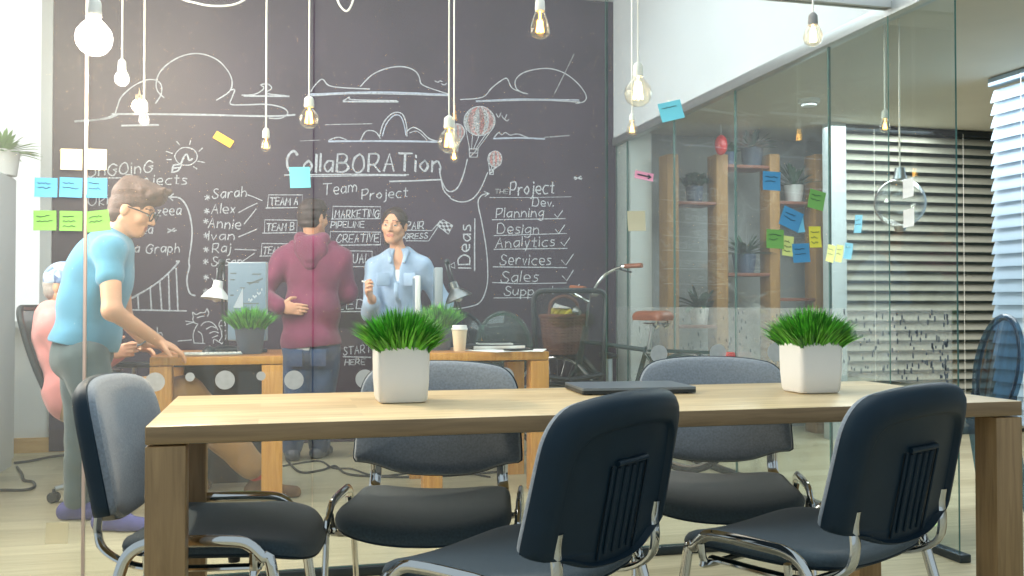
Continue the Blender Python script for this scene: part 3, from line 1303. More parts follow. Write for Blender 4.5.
def skinbody(root, J, hands, vox=.005, jaw=1.0):
    s = SDF()
    torso(s, J)
    for S in 'LR':
        arm(s, J, S)
        leg(s, J, S)
        foot(s, J, S)
    for S in 'LR':
        if S in hands:
            hand(s, J['wr' + S], *hands[S])
    B = basis(J['hf'], J['hu'])
    c = J['head']
    base = Vector(c) - Vector(B[2]) * .06 - Vector(B[1]) * .022
    s.cone(J['neck'] - Vector((0, 0, .03)), base, .058 * (1 if jaw == 1 else .84), .050 * (1 if jaw == 1 else .86), k=.03)
    L = head(s, c, B, jaw)
    o = sdf_obj('body', s, FACE, root, vox, assign=face_assign(c, B))
    return B, L


def person(label, base):
    return thing('person', label, 'person', (base.x, base.y, 0))


def J_of(d, **kw):
    j = {k: PD(*v) for k, v in d.items()}
    j.update(kw)
    return j


# ---- man in the maroon hoodie, back to us -------------------------------------
J = J_of(dict(pel=(311, 346, 6.1), neck=(314, 240, 6.12), head=(313.5, 218, 6.1), shL=(285, 259, 6.12), shR=(340, 259, 6.12),
              elL=(259, 296, 6.03), wrL=(281, 307, 5.92), elR=(347, 292, 6.2), wrR=(338, 300, 6.42),
              hipL=(299, 352, 6.1), hipR=(324, 352, 6.1), knL=(297, 402, 6.08), knR=(322, 402, 6.14),
              anL=(292, 449, 6.1), anR=(319, 447, 6.2)), fwd=CF * 1 + CR * .12, hf=CF * .85 + CR * .5 + Vector((0, 0, -.05)), hu=Vector((0, 0, 1)))
J['toeL'] = J['anL'] + CF * .16 - CR * .05
J['toeR'] = J['anR'] + CF * .16 + CR * .03
pA = person('man in a maroon hoodie and jeans seen from behind, hand on hip, facing the chalkboard', J['pel'])
B, L = skinbody(pA, J, {'L': (CR * .9 + CF * .1 + Vector((0, 0, -.12)), CF * .8, 1, .25), 'R': (CF + CR * -.2, Vector((0, 0, -1)), -1, .5)})
MAROON = cloth('maroon_jersey', (116, 54, 80))
s = SDF()
Bt, up = torso(s, J, .026, w=1.06)
s.ell(J['pel'] + Vector((0, 0, .05)), (.19, .15, .12), Bt, k=.05)
s.ell(J['pel'] + Vector((0, 0, .22)), (.185, .14, .17), Bt, k=.05)
for S in 'LR':
    e = arm(s, J, S, .019, k=.035, upto=.95, r=(.056, .046, .034))
s.cut(J['pel'] + Vector((0, 0, -.005)) + CR * 0, (CR * .10 + Vector((0, 0, -1))).normalized())
hd = sdf_obj('hoodie', s, MAROON, pA, .006, wrk(.0045, 24))
s = SDF()
nb = J['neck']
bk = -CF
for q in (-1, 1):
    s.cone(nb + CR * .13 * q + bk * .02 - Vector((0, 0, .035)), nb + bk * .12 + Vector((0, 0, -.17)) + CR * .012 * q, .032, .030, k=.014)
    s.cone(nb + CR * .075 * q + bk * .05 + Vector((0, 0, -.0)), nb + bk * .125 + Vector((0, 0, -.13)) + CR * .01 * q, .036, .034, k=.014)
    s.cone(nb + CR * .078 * q + CF * .03 + Vector((0, 0, .0)), nb + CR * .07 * q + bk * .05 + Vector((0, 0, .005)), .026, .032, k=.03)
s.cone(nb + CR * -.07 + bk * .06, nb + CR * .07 + bk * .06, .034, .034, k=.03)
s.ell(nb + bk * .108 - Vector((0, 0, .055)), (.105, .036, .075), basis(CF, Vector((0, 0, 1))), k=.04)
sdf_obj('hood', s, MAROON, hd, .006, wrk(.003, 30, 1.3))
s = SDF()
s.ell(J['pel'] + Vector((0, 0, .0)), (.178, .136, .085), Bt, k=.02)
s.cut(J['pel'] + Vector((0, 0, -.03)), (CR * -.22 + Vector((0, 0, -1))).normalized())
s.cut(J['pel'] + CR * .02, CR)
sdf_obj('undershirt', s, cloth('white_cotton', (226, 230, 236)), pA, .006)
JEANS = cloth('blue_denim', (48, 68, 100), .3, 14)
s = SDF()
s.ell(J['pel'] - Vector((0, 0, .03)), (.172, .128, .13), Bt, k=.03)
for S in 'LR':
    leg(s, J, S, .014, r=(.092, .068, .058), upto=.93)
s.cut(J['pel'] + Vector((0, 0, .06)), (0, 0, 1))
tr = sdf_obj('jeans', s, JEANS, pA, .006, wrk(.004, 34, .7))
for q in (-1, 1):   # back pockets
    c = J['pel'] + CR * .075 * q - CF * .135 - Vector((0, 0, .07))
    o = MB().box(c + CF * .006, (.10, .010, .11), .004, Matrix.Rotation(-TH, 3, 'Z')).build('back_pocket', JEANS, tr, True)
LEA = pm('dark_leather', (58, 66, 80), .35, .15, 20)
for S in 'LR':
    s = SDF()
    foot(s, J, S, .011)
    s.cone(J['an' + S], J['an' + S] + Vector((0, 0, .07)), .052, .056, k=.02)
    sdf_obj('boot', s, LEA, pA, .005)
HAIR_B = pm('brown_hair', (50, 32, 30), .55, .3, 60, bump=.5, bscale=220, stretch=(1, 1, .2))
s = SDF()
s.ell(L(0, -.018, .034), (.083, .099, .092), B, k=.01)
s.ell(L(0, -.045, -.02), (.072, .06, .075), B, k=.03)
s.ell(L(0, .03, .075), (.065, .06, .05), B, k=.03)
s.ell(L(0, .085, -.01), (.085, .06, .07), B, k=.01, op='-')
for q in (-1, 1):
    s.ell(L(.085 * q, -.008, -.012), (.022, .024, .034), B, k=.006, op='-')
s.cut(L(0, 0, -.07), -B[2])
sdf_obj('hair', s, HAIR_B, pA, .004, wrk(.003, 120))
mb = MB()
for q in (-1, 1):
    mb.tube([L(.08 * q, -.01, .01), L(.079 * q, .05, .012), L(.068 * q, .092, .01)], .0025, 6)
    ring = [L(.034 * q + .026 * math.cos(a), .098, .004 + .019 * math.sin(a)) for a in np.linspace(0, 6.283, 15)[:-1]]
    mb.tube(ring, .0025, 6, closed=True)
mb.tube([L(-.01, .102, .008), L(.01, .102, .008)], .0022, 6)
mb.build('eyeglasses', M['black_plastic'], pA, True)

# ---- woman in the light blue shirt -------------------------------------------
Z1 = Vector((0, 0, 1))
J = J_of(dict(pel=(402, 345, 6.25), neck=(399, 251, 6.2), head=(394, 225.5, 6.15), shR=(376, 268, 6.2), shL=(421, 267, 6.2),
              elR=(371, 312, 6.14), wrR=(372, 299, 5.9), elL=(443, 303, 6.28), wrL=(432, 334, 6.12),
              hipR=(391, 354, 6.25), hipL=(413, 354, 6.25), knR=(388, 402, 6.2), knL=(415, 402, 6.24), anR=(386, 446, 6.28), anL=(418, 447, 6.26)),
         fwd=-CF + CR * -.05, hf=-CF - CR * .16 + Vector((0, 0, -.10)), hu=Z1 + CR * .06)
for S, q in (('L', .04), ('R', -.04)):
    J['toe' + S] = J['an' + S] - CF * .16 + CR * q
pB = person('woman in a light blue shirt facing us, holding a piece of chalk', J['pel'])
handR = (CR * -.25 + Z1 * .55 - CF * .6, CR * .9 + Z1 * .1, 1, 1.0)
B, L = skinbody(pB, J, {'R': handR, 'L': (CR * -.45 - Z1 * .8, CF * .5 - CR * .5, 1, .3)}, vox=.0042, jaw=.93)
CHAM = cloth('pale_blue_chambray', (160, 184, 212), .14, 12)
s = SDF()
Bt, up = torso(s, J, .016, w=.9)
s.cone(J['pel'] + Z1 * .12, J['pel'] - Z1 * .10, .15, .165, k=.05)
for S in 'LR':
    arm(s, J, S, .020, k=.03, upto=.86 if S == 'R' else .9, r=(.048, .042, .034))
s.ell(J['neck'] - CF * .12 - Z1 * .045, (.034, .10, .085), basis(-CF, Z1), k=.008, op='-')
s.ell(J['neck'] - CF * .13 - Z1 * .11, (.018, .10, .10), basis(-CF, Z1), k=.008, op='-')
s.ell(J['neck'] + Z1 * .055, (.062, .062, .07), basis(-CF, Z1), k=.008, op='-')
s.cut(J['pel'] - Z1 * .14, (0, 0, -1))
sh = sdf_obj('shirt', s, CHAM, pB, .005, wrk(.0042, 26, .4))
s = SDF()
for q in (-1, 1):
    s.cone(J['neck'] + CR * .066 * q + CF * .03 + Z1 * .005, J['neck'] + CR * .060 * q - CF * .05 - Z1 * .01, .016, .017, k=.012)
    s.cone(J['neck'] + CR * .060 * q - CF * .05 - Z1 * .01, J['neck'] + CR * .045 * q - CF * .105 - Z1 * .075, .017, .013, k=.012)
s.cone(J['neck'] + CR * -.055 + CF * .055 + Z1 * .01, J['neck'] + CR * .055 + CF * .055 + Z1 * .01, .016, .016, k=.015)
sdf_obj('collar', s, CHAM, sh, .004)
ft = lambda z, x, o=.0: J['pel'] - CF * (.150 + o) + CR * x + Z1 * z
mb = MB()
mb.tube([J['neck'] - CF * .139 - Z1 * .21, J['neck'] - CF * .143 - Z1 * .30, ft(.26, .0, -.012), ft(.12, .0, .004), ft(-.02, 0, .02), ft(-.13, 0, .024)], .011, 8, ell=(1.3, .5), up=CR, smooth=3)
mb.build('button_placket', CHAM, sh, True)
for z, o in ((.30, .0), (.2, .005), (.09, .012), (-.02, .026)):
    c = ft(z, 0, o)
    MB().sphere(c, (.006, .004, .006), 10, 6).build('button', M['paper'], sh, True)
for q in (-1, 1):
    c = J['neck'] - CF * .134 - Z1 * .19 + CR * .085 * q
    MB().box(c, (.085, .014, .085), .006, Matrix.Rotation(-TH - .35 * q, 3, 'Z')).build('chest_pocket', CHAM, sh, True)
s = SDF()
torso(s, J, .004, w=.86)
s.cut(J['neck'] - Z1 * .125, (0, 0, 1))
s.cut(J['pel'] + Z1 * .2, (0, 0, -1))
sdf_obj('white_top', s, cloth('white_knit', (232, 234, 236)), pB, .006)
s = SDF()
s.ell(J['pel'] - Z1 * .05, (.145, .108, .12), Bt, k=.03)
for S in 'LR':
    leg(s, J, S, .010, r=(.086, .06, .045), upto=.95)
s.cut(J['pel'] + Z1 * .06, (0, 0, 1))
sdf_obj('trousers', s, cloth('dark_denim', (44, 54, 76)), pB, .006, wrk(.003, 34))
LEA = pm('shoe_leather', (50, 46, 46), .4, .1, 20)
for S in 'LR':
    s = SDF()
    foot(s, J, S, .010)
    sdf_obj('shoe', s, LEA, pB, .006)
HAIR_W = pm('dark_brown_hair', (54, 38, 32), .5, .3, 60, bump=.5, bscale=240, stretch=(1, .3, .3))
s = SDF()
s.ell(L(0, -.018, .030), (.083, .097, .091), B, k=.01)
s.ell(L(0, -.10, -.01), (.040, .036, .040), B, k=.02)
s.ell(L(0, -.06, -.04), (.055, .045, .05), B, k=.03)
s.cone(L(.052, -.075, -.04), L(.06, -.05, -.12), .028, .016, k=.02)
s.ell(L(0, .094, -.022), (.057, .087, .096), B, k=.010, op='-')
for q in (-1, 1):
    s.ell(L(.082 * q, -.006, -.016), (.018, .022, .032), B, k=.006, op='-')
sdf_obj('hair', s, HAIR_W, pB, .004, wrk(.0018, 140))
d0 = Vector(handR[0]).normalized()
pn = Vector(handR[1])
pn = (pn - d0 * pn.dot(d0)).normalized()
cc = J['wrR'] + d0 * .105 + pn * .035 + d0.cross(pn) * .03
ck = MB().tube([cc - CR * .055 + Z1 * .012, cc + CR * .02 - Z1 * .004], [.0055, .0062], 10).build('chalk_stick', M['paper'])
tag(ck, 'short white stick of chalk held by the woman in the light blue shirt', 'chalk')

# ---- man in the blue t-shirt leaning over the table ----------------------------
fw = CR * 1 + CF * .12
J = J_of(dict(pel=(82, 354, 4.36), neck=(115, 238, 4.42), head=(133, 210, 4.42), shR=(109, 251, 4.24), shL=(117, 250, 4.60),
              elR=(112, 311, 4.14), wrR=(158, 341, 4.42), elL=(124, 318, 4.72), wrL=(146, 343, 4.78),
              hipR=(84, 360, 4.26), hipL=(84, 362, 4.46), knR=(110, 440, 4.22), knL=(84, 440, 4.46), anR=(112, 508, 4.2), anL=(77, 506, 4.42)),
         fwd=fw, hf=CR * .92 + Z1 * -.36 + CF * .10, hu=Z1 * .93 + CR * .36)
J['toeR'] = J['anR'] + CR * .15 - CF * .02
J['toeL'] = J['anL'] + CR * .15 + CF * .0
pC = person('man in a blue t-shirt and grey trousers leaning over the warm oak table', J['pel'])
hR = (CR * .80 + CF * .35 - Z1 * .42, -Z1 * .9 + CR * -.45, -1, .55)
hL = (CR * .95 - Z1 * .22 + CF * .1, -Z1, 1, .35)
B, L = skinbody(pC, J, {'R': hR, 'L': hL}, vox=.0048)
TEE = cloth('sky_blue_jersey', (84, 148, 180), .12, 8)
s = SDF()
Bt, up = torso(s, J, .022, w=1.03)
s.ell(J['pel'] + up * .07, (.175, .145, .12), Bt, k=.05)
s.ell(J['pel'] + up * .36 - fw * .055, (.16, .115, .18), Bt, k=.05)
s.ell(J['pel'] + up * .22 - fw * .045, (.16, .115, .14), Bt, k=.05)
for S in 'LR':
    e = arm(s, J, S, .012, k=.03, upto=.21, r=(.048, .045, .03))
s.cut(J['pel'] + up * .035, tuple(-(up * .97 + Vector((0, 0, .15)))))
s.ell(J['neck'] + up * .055, (.064, .064, .06), Bt, k=.01, op='-')
sdf_obj('tshirt', s, TEE, pC, .0055, wrk(.0045, 22, 2.1))
GREY = cloth('grey_trousers', (72, 88, 92), .2, 10)
s = SDF()
s.ell(J['pel'] - up * .01, (.172, .130, .13), Bt, k=.03)
for S in 'LR':
    leg(s, J, S, .014, r=(.096, .062, .048), upto=.96)
s.cut(J['pel'] + up * .075, tuple(up))
sdf_obj('trousers', s, GREY, pC, .006, wrk(.004, 30, .2))
LEA = pm('violet_suede', (78, 78, 134), .85, .15, 20)
for S in 'LR':
    s = SDF()
    foot(s, J, S, .012)
    sdf_obj('sneaker', s, LEA, pC, .005)
HAIR_C = pm('tousled_brown_hair', (84, 58, 48), .55, .35, 50, bump=.6, bscale=200, stretch=(.5, 1, 1))
s = SDF()
s.ell(L(0, -.016, .036), (.081, .097, .092), B, k=.01)
s.ell(L(0, .02, .105), (.070, .085, .05), B, k=.03)
s.ell(L(0, .075, .095), (.06, .05, .04), B, k=.03)
s.ell(L(0, -.06, .08), (.065, .05, .06), B, k=.03)
s.ell(L(0, -.055, -.03), (.068, .052, .07), B, k=.03)
rg = random.Random(4)
for k in range(26):
    a = rg.uniform(-1.2, 1.2)
    y = rg.uniform(-.09, .10)
    p = L(.07 * math.sin(a), y, .075 + .05 * math.cos(a))
    q = p + B[2] * rg.uniform(.01, .03) + B[1] * rg.uniform(.0, .045) + B[0] * rg.uniform(-.02, .02)
    s.cone(p, q, .020, .007, k=.012)
s.ell(L(0, .096, -.028), (.085, .075, .076), B, k=.01, op='-')
for q in (-1, 1):
    s.ell(L(.084 * q, -.004, -.014), (.020, .024, .034), B, k=.006, op='-')
s.cut(L(0, 0, -.085), -B[2])
sdf_obj('hair', s, HAIR_C, pC, .004, wrk(.003, 110))
mb = MB()
for q in (-1, 1):
    mb.tube([L(.080 * q, -.012, .010), L(.078 * q, .05, .012), L(.064 * q, .094, .010)], .0028, 6)
    ring = [L(.033 * q + .028 * math.cos(a), .100, .003 + .021 * math.sin(a)) for a in np.linspace(0, 6.283, 17)[:-1]]
    mb.tube(ring, .003, 6, closed=True)
mb.tube([L(-.008, .104, .008), L(.008, .104, .008)], .0025, 6)
mb.build('eyeglasses', M['black_plastic'], pC, True)
# watch on the far wrist
d = (J['wrL'] - J['elL']).normalized()
c = J['wrL'] - d * .015
rot = Matrix((d.cross(Z1).normalized(), d, d.cross(Z1).normalized().cross(d))).transposed()
mb = MB()
ring = [c + (d.cross(Z1).normalized() * math.cos(a) + d.cross(Z1).normalized().cross(d) * math.sin(a)) * .033 for a in np.linspace(0, 6.283, 21)[:-1]]
mb.tube(ring, .010, 8, closed=True, ell=(.35, 1.3), up=-Z1)
wt = mb.build('wristwatch', pm('watch_strap', (52, 66, 74), .5, .1, 20), pC, True)

# ---- person sitting behind him --------------------------------------------------
J = J_of(dict(pel=(78, 398, 4.92), neck=(57, 311, 4.95), head=(66, 286, 4.95), shR=(53, 326, 4.78), shL=(60, 325, 5.12),
              elR=(78, 372, 4.74), wrR=(108, 352, 4.86), elL=(90, 368, 5.2), wrL=(132, 346, 5.2),
              hipR=(82, 400, 4.84), hipL=(82, 400, 5.02), knR=(186, 396, 4.70), knL=(160, 398, 5.08), anR=(262, 478, 4.9), anL=(176, 480, 5.12)),
         fwd=CR * .95 + Z1 * .25, hf=CR + Z1 * -.1, hu=Z1 + CR * .08)
J['toeR'] = J['anR'] + CR * .165 + CF * .02
J['toeL'] = J['anL'] + CR * .16
pD = person('seated person in a pink shirt and patterned cap behind the man in blue', J['pel'])
B, L = skinbody(pD, J, {'R': (CR + Z1 * .1, CF, 1, .7), 'L': (CR * .9 - Z1 * .2, -CF * .4 - Z1, -1, .6)}, vox=.006)
PINK = cloth('pink_cotton', (228, 150, 148), .14, 9)
s = SDF()
Bt, up = torso(s, J, .026, w=1.06)
s.ell(J['pel'] + up * .06, (.185, .145, .13), Bt, k=.05)
for S in 'LR':
    arm(s, J, S, .020, k=.03, upto=.82)
s.ell(J['pel'] + CR * .16 + up * .12, (.09, .13, .16), Bt, k=.02, op='-')
s.ell(J['neck'] + up * .05, (.062, .062, .05), Bt, k=.01, op='-')
sdf_obj('shirt', s, PINK, pD, .0065, wrk(.006, 26, .9))
s = SDF()
torso(s, J, .009)
s.ell(J['pel'] + CR * .06 + up * .1, (.11, .12, .12), Bt, k=.04)
s.cut(J['neck'] - up * .07, tuple(up))
sdf_obj('undershirt', s, cloth('white_tee', (232, 232, 232)), pD, .007, wrk(.004, 26))
KHAKI = cloth('khaki_cotton', (168, 132, 90), .16, 9)
s = SDF()
s.ell(J['pel'], (.17, .13, .13), Bt, k=.03)
for S in 'LR':
    leg(s, J, S, .026, r=(.088, .070, .050), upto=.84)
s.cut(J['pel'] + up * .08, tuple(up))
sdf_obj('trousers', s, KHAKI, pD, .0065, wrk(.005, 30, .5))
RED, LEA = cloth('red_knit', (196, 74, 66)), pm('brown_suede', (112, 84, 62), .85, .15, 20)
for S in 'LR':
    s = SDF()
    s.cone(J['an' + S], J['an' + S] + (J['kn' + S] - J['an' + S]) * .2, .050, .048, k=.01)
    sdf_obj('sock', s, RED, pD, .006)
    s = SDF()
    foot(s, J, S, .012)
    s.cut(J['an' + S] + Z1 * .005, (0, 0, 1))
    sdf_obj('shoe', s, LEA, pD, .006)
CAPM, nt, out = newmat('plaid_cap')
b = nd(nt, 'ShaderNodeBsdfPrincipled')
tc = nd(nt, 'ShaderNodeTexCoord')
vo = nd(nt, 'ShaderNodeTexVoronoi')
vo.inputs['Scale'].default_value = 34
rp = nd(nt, 'ShaderNodeValToRGB')
rp.color_ramp.interpolation = 'CONSTANT'
rp.color_ramp.elements[0].color = lin((120, 146, 186))
rp.color_ramp.elements[1].position = .55
rp.color_ramp.elements[1].color = lin((168, 184, 206))
e = rp.color_ramp.elements.new(.3)
e.color = lin((88, 110, 150))
sp = nd(nt, 'ShaderNodeSeparateColor')
nt.links.new(tc.outputs['Object'], vo.inputs['Vector'])
nt.links.new(vo.outputs['Color'], sp.inputs[0])
nt.links.new(sp.outputs[0], rp.inputs['Fac'])
nt.links.new(rp.outputs['Color'], b.inputs['Base Color'])
b.inputs['Roughness'].default_value = .9
nt.links.new(b.outputs[0], out.inputs['Surface'])
s = SDF()
s.ell(L(0, -.012, .034), (.088, .106, .094), B, k=.01)
s.cone(L(-.035, .085, .022), L(.035, .085, .022), .016, .016, k=.03)
s.cone(L(-.03, .115, .012), L(.03, .115, .012), .010, .010, k=.03)
s.cut(L(0, 0, .012), -(B[2] + B[1] * -.12))
sdf_obj('cap', s, CAPM, pD, .005)
s = SDF()
s.ell(L(0, -.022, .01), (.079, .092, .08), B, k=.01)
s.ell(L(0, -.05, -.035), (.066, .05, .055), B, k=.03)
s.ell(L(0, .080, -.03), (.085, .075, .09), B, k=.01, op='-')
for q in (-1, 1):
    s.ell(L(.084 * q, -.004, -.012), (.020, .024, .034), B, k=.006, op='-')
s.cut(L(0, 0, -.09), -B[2])
s.cut(L(0, 0, .03), B[2])
sdf_obj('hair', s, pm('ash_hair', (164, 156, 150), .6, .2, 60), pD, .005, wrk(.002, 120))
# ------------------------------------------------------------------ pendant bulbs
BULBGLASS = glassmat('bulb_glass', tint=(1, .95, .84), haze=.03, boost=1.3)
CLEARGLASS = glassmat('clear_globe_glass', tint=(.96, .975, .975), haze=.02, boost=3)
FIL = emis('filament_glow', (255, 190, 92), 14)
FILW = emis('filament_warm_white', (255, 226, 180), 22)
SOCK_W = pm('white_socket', (232, 228, 218), .4, .03, 10)
SOCK_G = pm('grey_socket', (128, 128, 126), .45, .05, 10)


def pendant(label, px, py, d, kind, size, light=0, sock=SOCK_W, top=None, fil=FIL, cord=True, group='filament bulbs hanging on cords'):
    """px,py: centre of the glass envelope; size: its greatest diameter in metres"""
    c = PD(px, py, d)
    r = size / 2
    if kind == 'globe':
        prof = [(0, -1), (.35, -.94), (.68, -.73), (.92, -.39), (1, 0), (.92, .39), (.70, .71), (.45, .95), (.34, 1.15), (.30, 1.3)]
    elif kind == 'tear':   # long filament bulb: narrow neck, wide low belly
        prof = [(0, -1.12), (.4, -1.08), (.78, -.86), (.98, -.5), (1, -.2), (.92, .25), (.74, .85), (.56, 1.4), (.44, 1.75), (.40, 1.9)]
    else:                  # classic pear
        prof = [(0, -1), (.45, -.9), (.82, -.58), (1, -.05), (.93, .4), (.68, .9), (.48, 1.25), (.44, 1.4)]
    top_z = prof[-1][1] * r
    hb = max(.038, min(.055, r * 1.0))
    sr = min(max(.48 * r, .015), .021)
    zt = top or 3.4
    t = thing('pendant_bulb', label, 'light bulb', c, 0, group)
    MB().lathe([(a * r, b * r) for a, b in prof], (0, 0, 0), 24).build('glass_envelope', BULBGLASS, t)
    MB().lathe([(0, top_z - .006), (sr, top_z - .006), (sr * 1.08, top_z + .004), (sr, top_z + .012), (sr, top_z + hb * .6), (sr * .85, top_z + hb * .8), (.006, top_z + hb), (0, top_z + hb)], (0, 0, 0), 20).build('socket', sock, t)
    mb = MB()
    nl = 6
    for k in range(nl):
        a = 6.283 * k / nl
        q = r * .34
        mb.tube([(q * .55 * math.cos(a), q * .55 * math.sin(a), r * .75), (q * math.cos(a), q * math.sin(a), -r * .42)], .0018 + r * .036, 6)
    mb.tube([(0, 0, top_z), (0, 0, r * .75)], .003, 6)
    mb.build('filament', fil, t)
    if cord:
        MB().tube([(0, 0, top_z + hb - .002), (0, 0, zt - c.z)], .0042 if d > 4 else .0034, 8).build('cord', M['cord'], t)
    if light:
        l = bpy.data.lights.new('bulb_light', 'POINT')
        l.energy = light
        l.color = (1, .88, .72)
        l.shadow_soft_size = r * .5
        o = bpy.data.objects.new('bulb_light', l)
        COL.objects.link(o)
        o.parent = t
        o.location = (0, 0, -r * .1)
    return t


pg = pendant('big round glass bulb glowing at the top left of the chalkboard', 94, 38, 2.85, 'globe', .108, LAMP_BIG, fil=FILW)
pendant('small pear bulb on a white cord just right of the big round bulb', 122, 79, 3.62, 'pear', .056, 16, fil=FILW)
pendant('filament bulb above the chalk cloud, second cord from the big round bulb', 144, 119, 3.75, 'tear', .04, 12)
pendant('filament bulb hanging just left of the word Collaboration', 266, 146, 4.2, 'tear', .045)
pendant('round amber bulb above the start of the word Collaboration', 309, 119, 3.85, 'globe', .082)
pendant('round amber bulb beside the largest chalk balloon', 449, 142, 3.9, 'globe', .096)
pendant('small filament bulb hanging just behind the round amber bulb near the chalk balloon', 454, 157, 5.6, 'tear', .056)
pendant('clear filament bulb at the top centre before the dark chalkboard', 540, 28, 2.95, 'tear', .062)
pendant('clear round bulb in front of the white column, above a small bulb', 638, 93, 3.95, 'globe', .115, 0, fil=FILW)
pendant('small filament bulb hanging below the clear round bulb at the column', 632, 130, 5.6, 'tear', .064)
pendant('bright bulb in a grey socket before the white upper wall', 813, 37, 3.3, 'pear', .068, 0, SOCK_G, fil=FILW)
pendant('filament bulb hanging in the side room before the beige blind', 885, 127, 4.4, 'tear', .046, 0, top=2.36)

# big clear globe lamp in the side room
c = PD(900, 203, 4.45)
t = thing('globe_lamp', 'large clear glass globe hanging in the side room behind two white notes', 'lamp', c)
r = .116
MB().sphere((0, 0, 0), r, 32, 20).build('glass_globe', CLEARGLASS, t)
MB().lathe([(.0, r + .05), (.022, r + .05), (.026, r + .02), (.034, r - .004), (0, r - .004)], (0, 0, 0), 20).build('socket', M['steel'], t)
MB().tube([(0, 0, r + .048), (0, 0, 2.36 - c.z)], .004, 8).build('cord', M['cord'], t)
MB().lathe([(0, -r - .02), (.02, -r - .018), (.03, -r + .006), (0, -r + .006)], (0, 0, 0), 20).build('end_cap', M['steel'], t)

# drooping slack cord at the ceiling line
for lb, pts in (('long white cord sagging at the top left above the chalk cloud', [(160, -30), (178, -4), (196, 3), (215, 6), (236, 4), (250, -6), (262, -30)]),
                ('short white cord loop at the top, right of the long sagging cord', [(330, -30), (337, -2), (341, 7), (346, 11), (350, 8), (354, -3), (360, -30)])):
    P = [PD(x, y, 4.6) for x, y in pts]
    P = [Vector((P[0].x, P[0].y, 3.4))] + P + [Vector((P[-1].x, P[-1].y, 3.4))]
    o = MB().tube(P, .005, 8, smooth=5).build('ceiling_cable', M['cord'])
    tag(o, lb, 'cord', 'slack cords under the ceiling')

# ------------------------------------------------------------------ sticky notes
NB = {}


def notecol(c):
    if c not in NB:
        NB[c] = pm('note_paper_%d' % len(NB), c, .75, .03, 8)
    return NB[c]


INK = pm('note_ink', (70, 86, 92), .7, .05, 20)
CREAM, BLUE, GREEN, CYAN, PINKN, YEL, PALE, LBLUE, WHITE, ORNG = (212, 204, 174), (84, 154, 202), (122, 180, 98), (128, 220, 236), (244, 168, 194), (240, 232, 92), (226, 236, 150), (128, 204, 234), (246, 248, 248), (246, 190, 84)


def note(label, px, py, w, h, rot, col, plane='front', lines=2, arrow=False):
    """paper of w x h pixels stuck on the glass; the lower edge curls a little"""
    if plane == 'front':
        c = PY(px, py, GY - .0065)
        ux, nrm = Vector((1, 0, 0)), Vector((0, -1, 0))
    else:
        c = PX(px, py, GX - .0075)
        ux, nrm = Vector((0, -1, 0)), Vector((-1, 0, 0))
    d = (c - CAM).dot(FW)
    hh = h * d / F
    if plane == 'front':
        ww = w * d / F
    else:
        q = c + ux * .1
        e = q - CAM
        sx = abs((e.dot(RT) / e.dot(FW) - (c - CAM).dot(RT) / d) * F) / .1
        ww = w / sx
    a = R(rot)
    uz = Vector((0, 0, 1))
    ax = ux * math.cos(a) + uz * math.sin(a)
    az = -ux * math.sin(a) + uz * math.cos(a)
    mb = MB()
    n = 6
    vs, fs = [], []
    for j in range(n + 1):
        t = j / n
        lift = .0105 * max(0, t - .35) ** 2
        for s in (-.5, .5):
            for th in (0, .0006):
                vs.append(c + ax * (s * ww) + az * ((.5 - t) * hh) + nrm * (lift + th))
    for j in range(n):
        o = 4 * j
        fs += [(o, o + 2, o + 6, o + 4), (o + 1, o + 5, o + 7, o + 3), (o, o + 4, o + 5, o + 1), (o + 2, o + 3, o + 7, o + 6)]
    fs += [(0, 1, 3, 2), (4 * n, 4 * n + 2, 4 * n + 3, 4 * n + 1)]
    mb.add(vs, fs)
    rg = random.Random(int(px * 7 + py))
    if arrow:
        P = [c + ax * (u * ww) + az * (v * hh) + nrm * .0022 for u, v in ((-.36, .06), (.36, .0), (.2, .25), (.36, .0), (.2, -.25))]
        mb.tube(P, .0028, 5, mi=1)
    else:
        for k in range(lines):
            v = .22 - .24 * k
            P = []
            u = -.36
            while u < .30 + rg.uniform(-.15, .1):
                P.append(c + ax * (u * ww) + az * ((v + rg.uniform(-.05, .05)) * hh) + nrm * (.0018 + .0105 * max(0, .5 - v - .35) ** 2))
                u += .07
            mb.tube(P, .0011, 4, mi=1)
    t = mb.build('sticky_note', [notecol(col), INK], None, smooth=False)
    # origin at the note itself
    t.data.transform(Matrix.Translation(-c))
    t.location = c
    return tag(t, label, 'sticky note', 'sticky notes on the glass walls')


note('cream sticky note, left one of the cream pair above the blue notes', 71.5, 159.5, 20, 21, 0, CREAM, lines=0)
note('cream sticky note, right one of the cream pair above the blue notes', 96, 159.5, 20, 21, 0, CREAM, lines=0)
note('blue sticky note, first from the left in the blue row', 46, 187.5, 21, 19.5, 0, BLUE)
note('blue sticky note, middle of the blue row above the green row', 71, 187.5, 21, 20, -1, BLUE)
note('blue sticky note, last on the right of the blue row', 96.5, 188, 20, 20, 0, BLUE)
note('green sticky note, first from the left in the green row', 45, 220.5, 21, 20, 1, GREEN)
note('green sticky note, middle of the green row', 71, 221, 21, 20, 0, GREEN, lines=3)
note('tilted green sticky note at the right end of the green row, by the blue t-shirt', 98, 221, 22, 21, 8, GREEN)
note('small orange strip note stuck slantwise before the chalk cloud', 223.5, 139.5, 19, 8, -30, ORNG, lines=0)
note('light blue sticky note below the first letters of Collaboration', 300, 177.5, 20, 21, 3, CYAN, lines=0)
note('large pale cyan sticky note tilted before the white upper wall', 671, 111, 25, 19, 15, CYAN, lines=1)
note('pink strip note with a drawn arrow', 644, 176, 20, 8, -9, PINKN, arrow=True)
note('cream sticky note alone before the white column', 636.5, 221, 19, 20, 2, CREAM, lines=0)
note('blue sticky note, topmost of the group by the shelves', 771.5, 181, 19.5, 19, -2, BLUE)
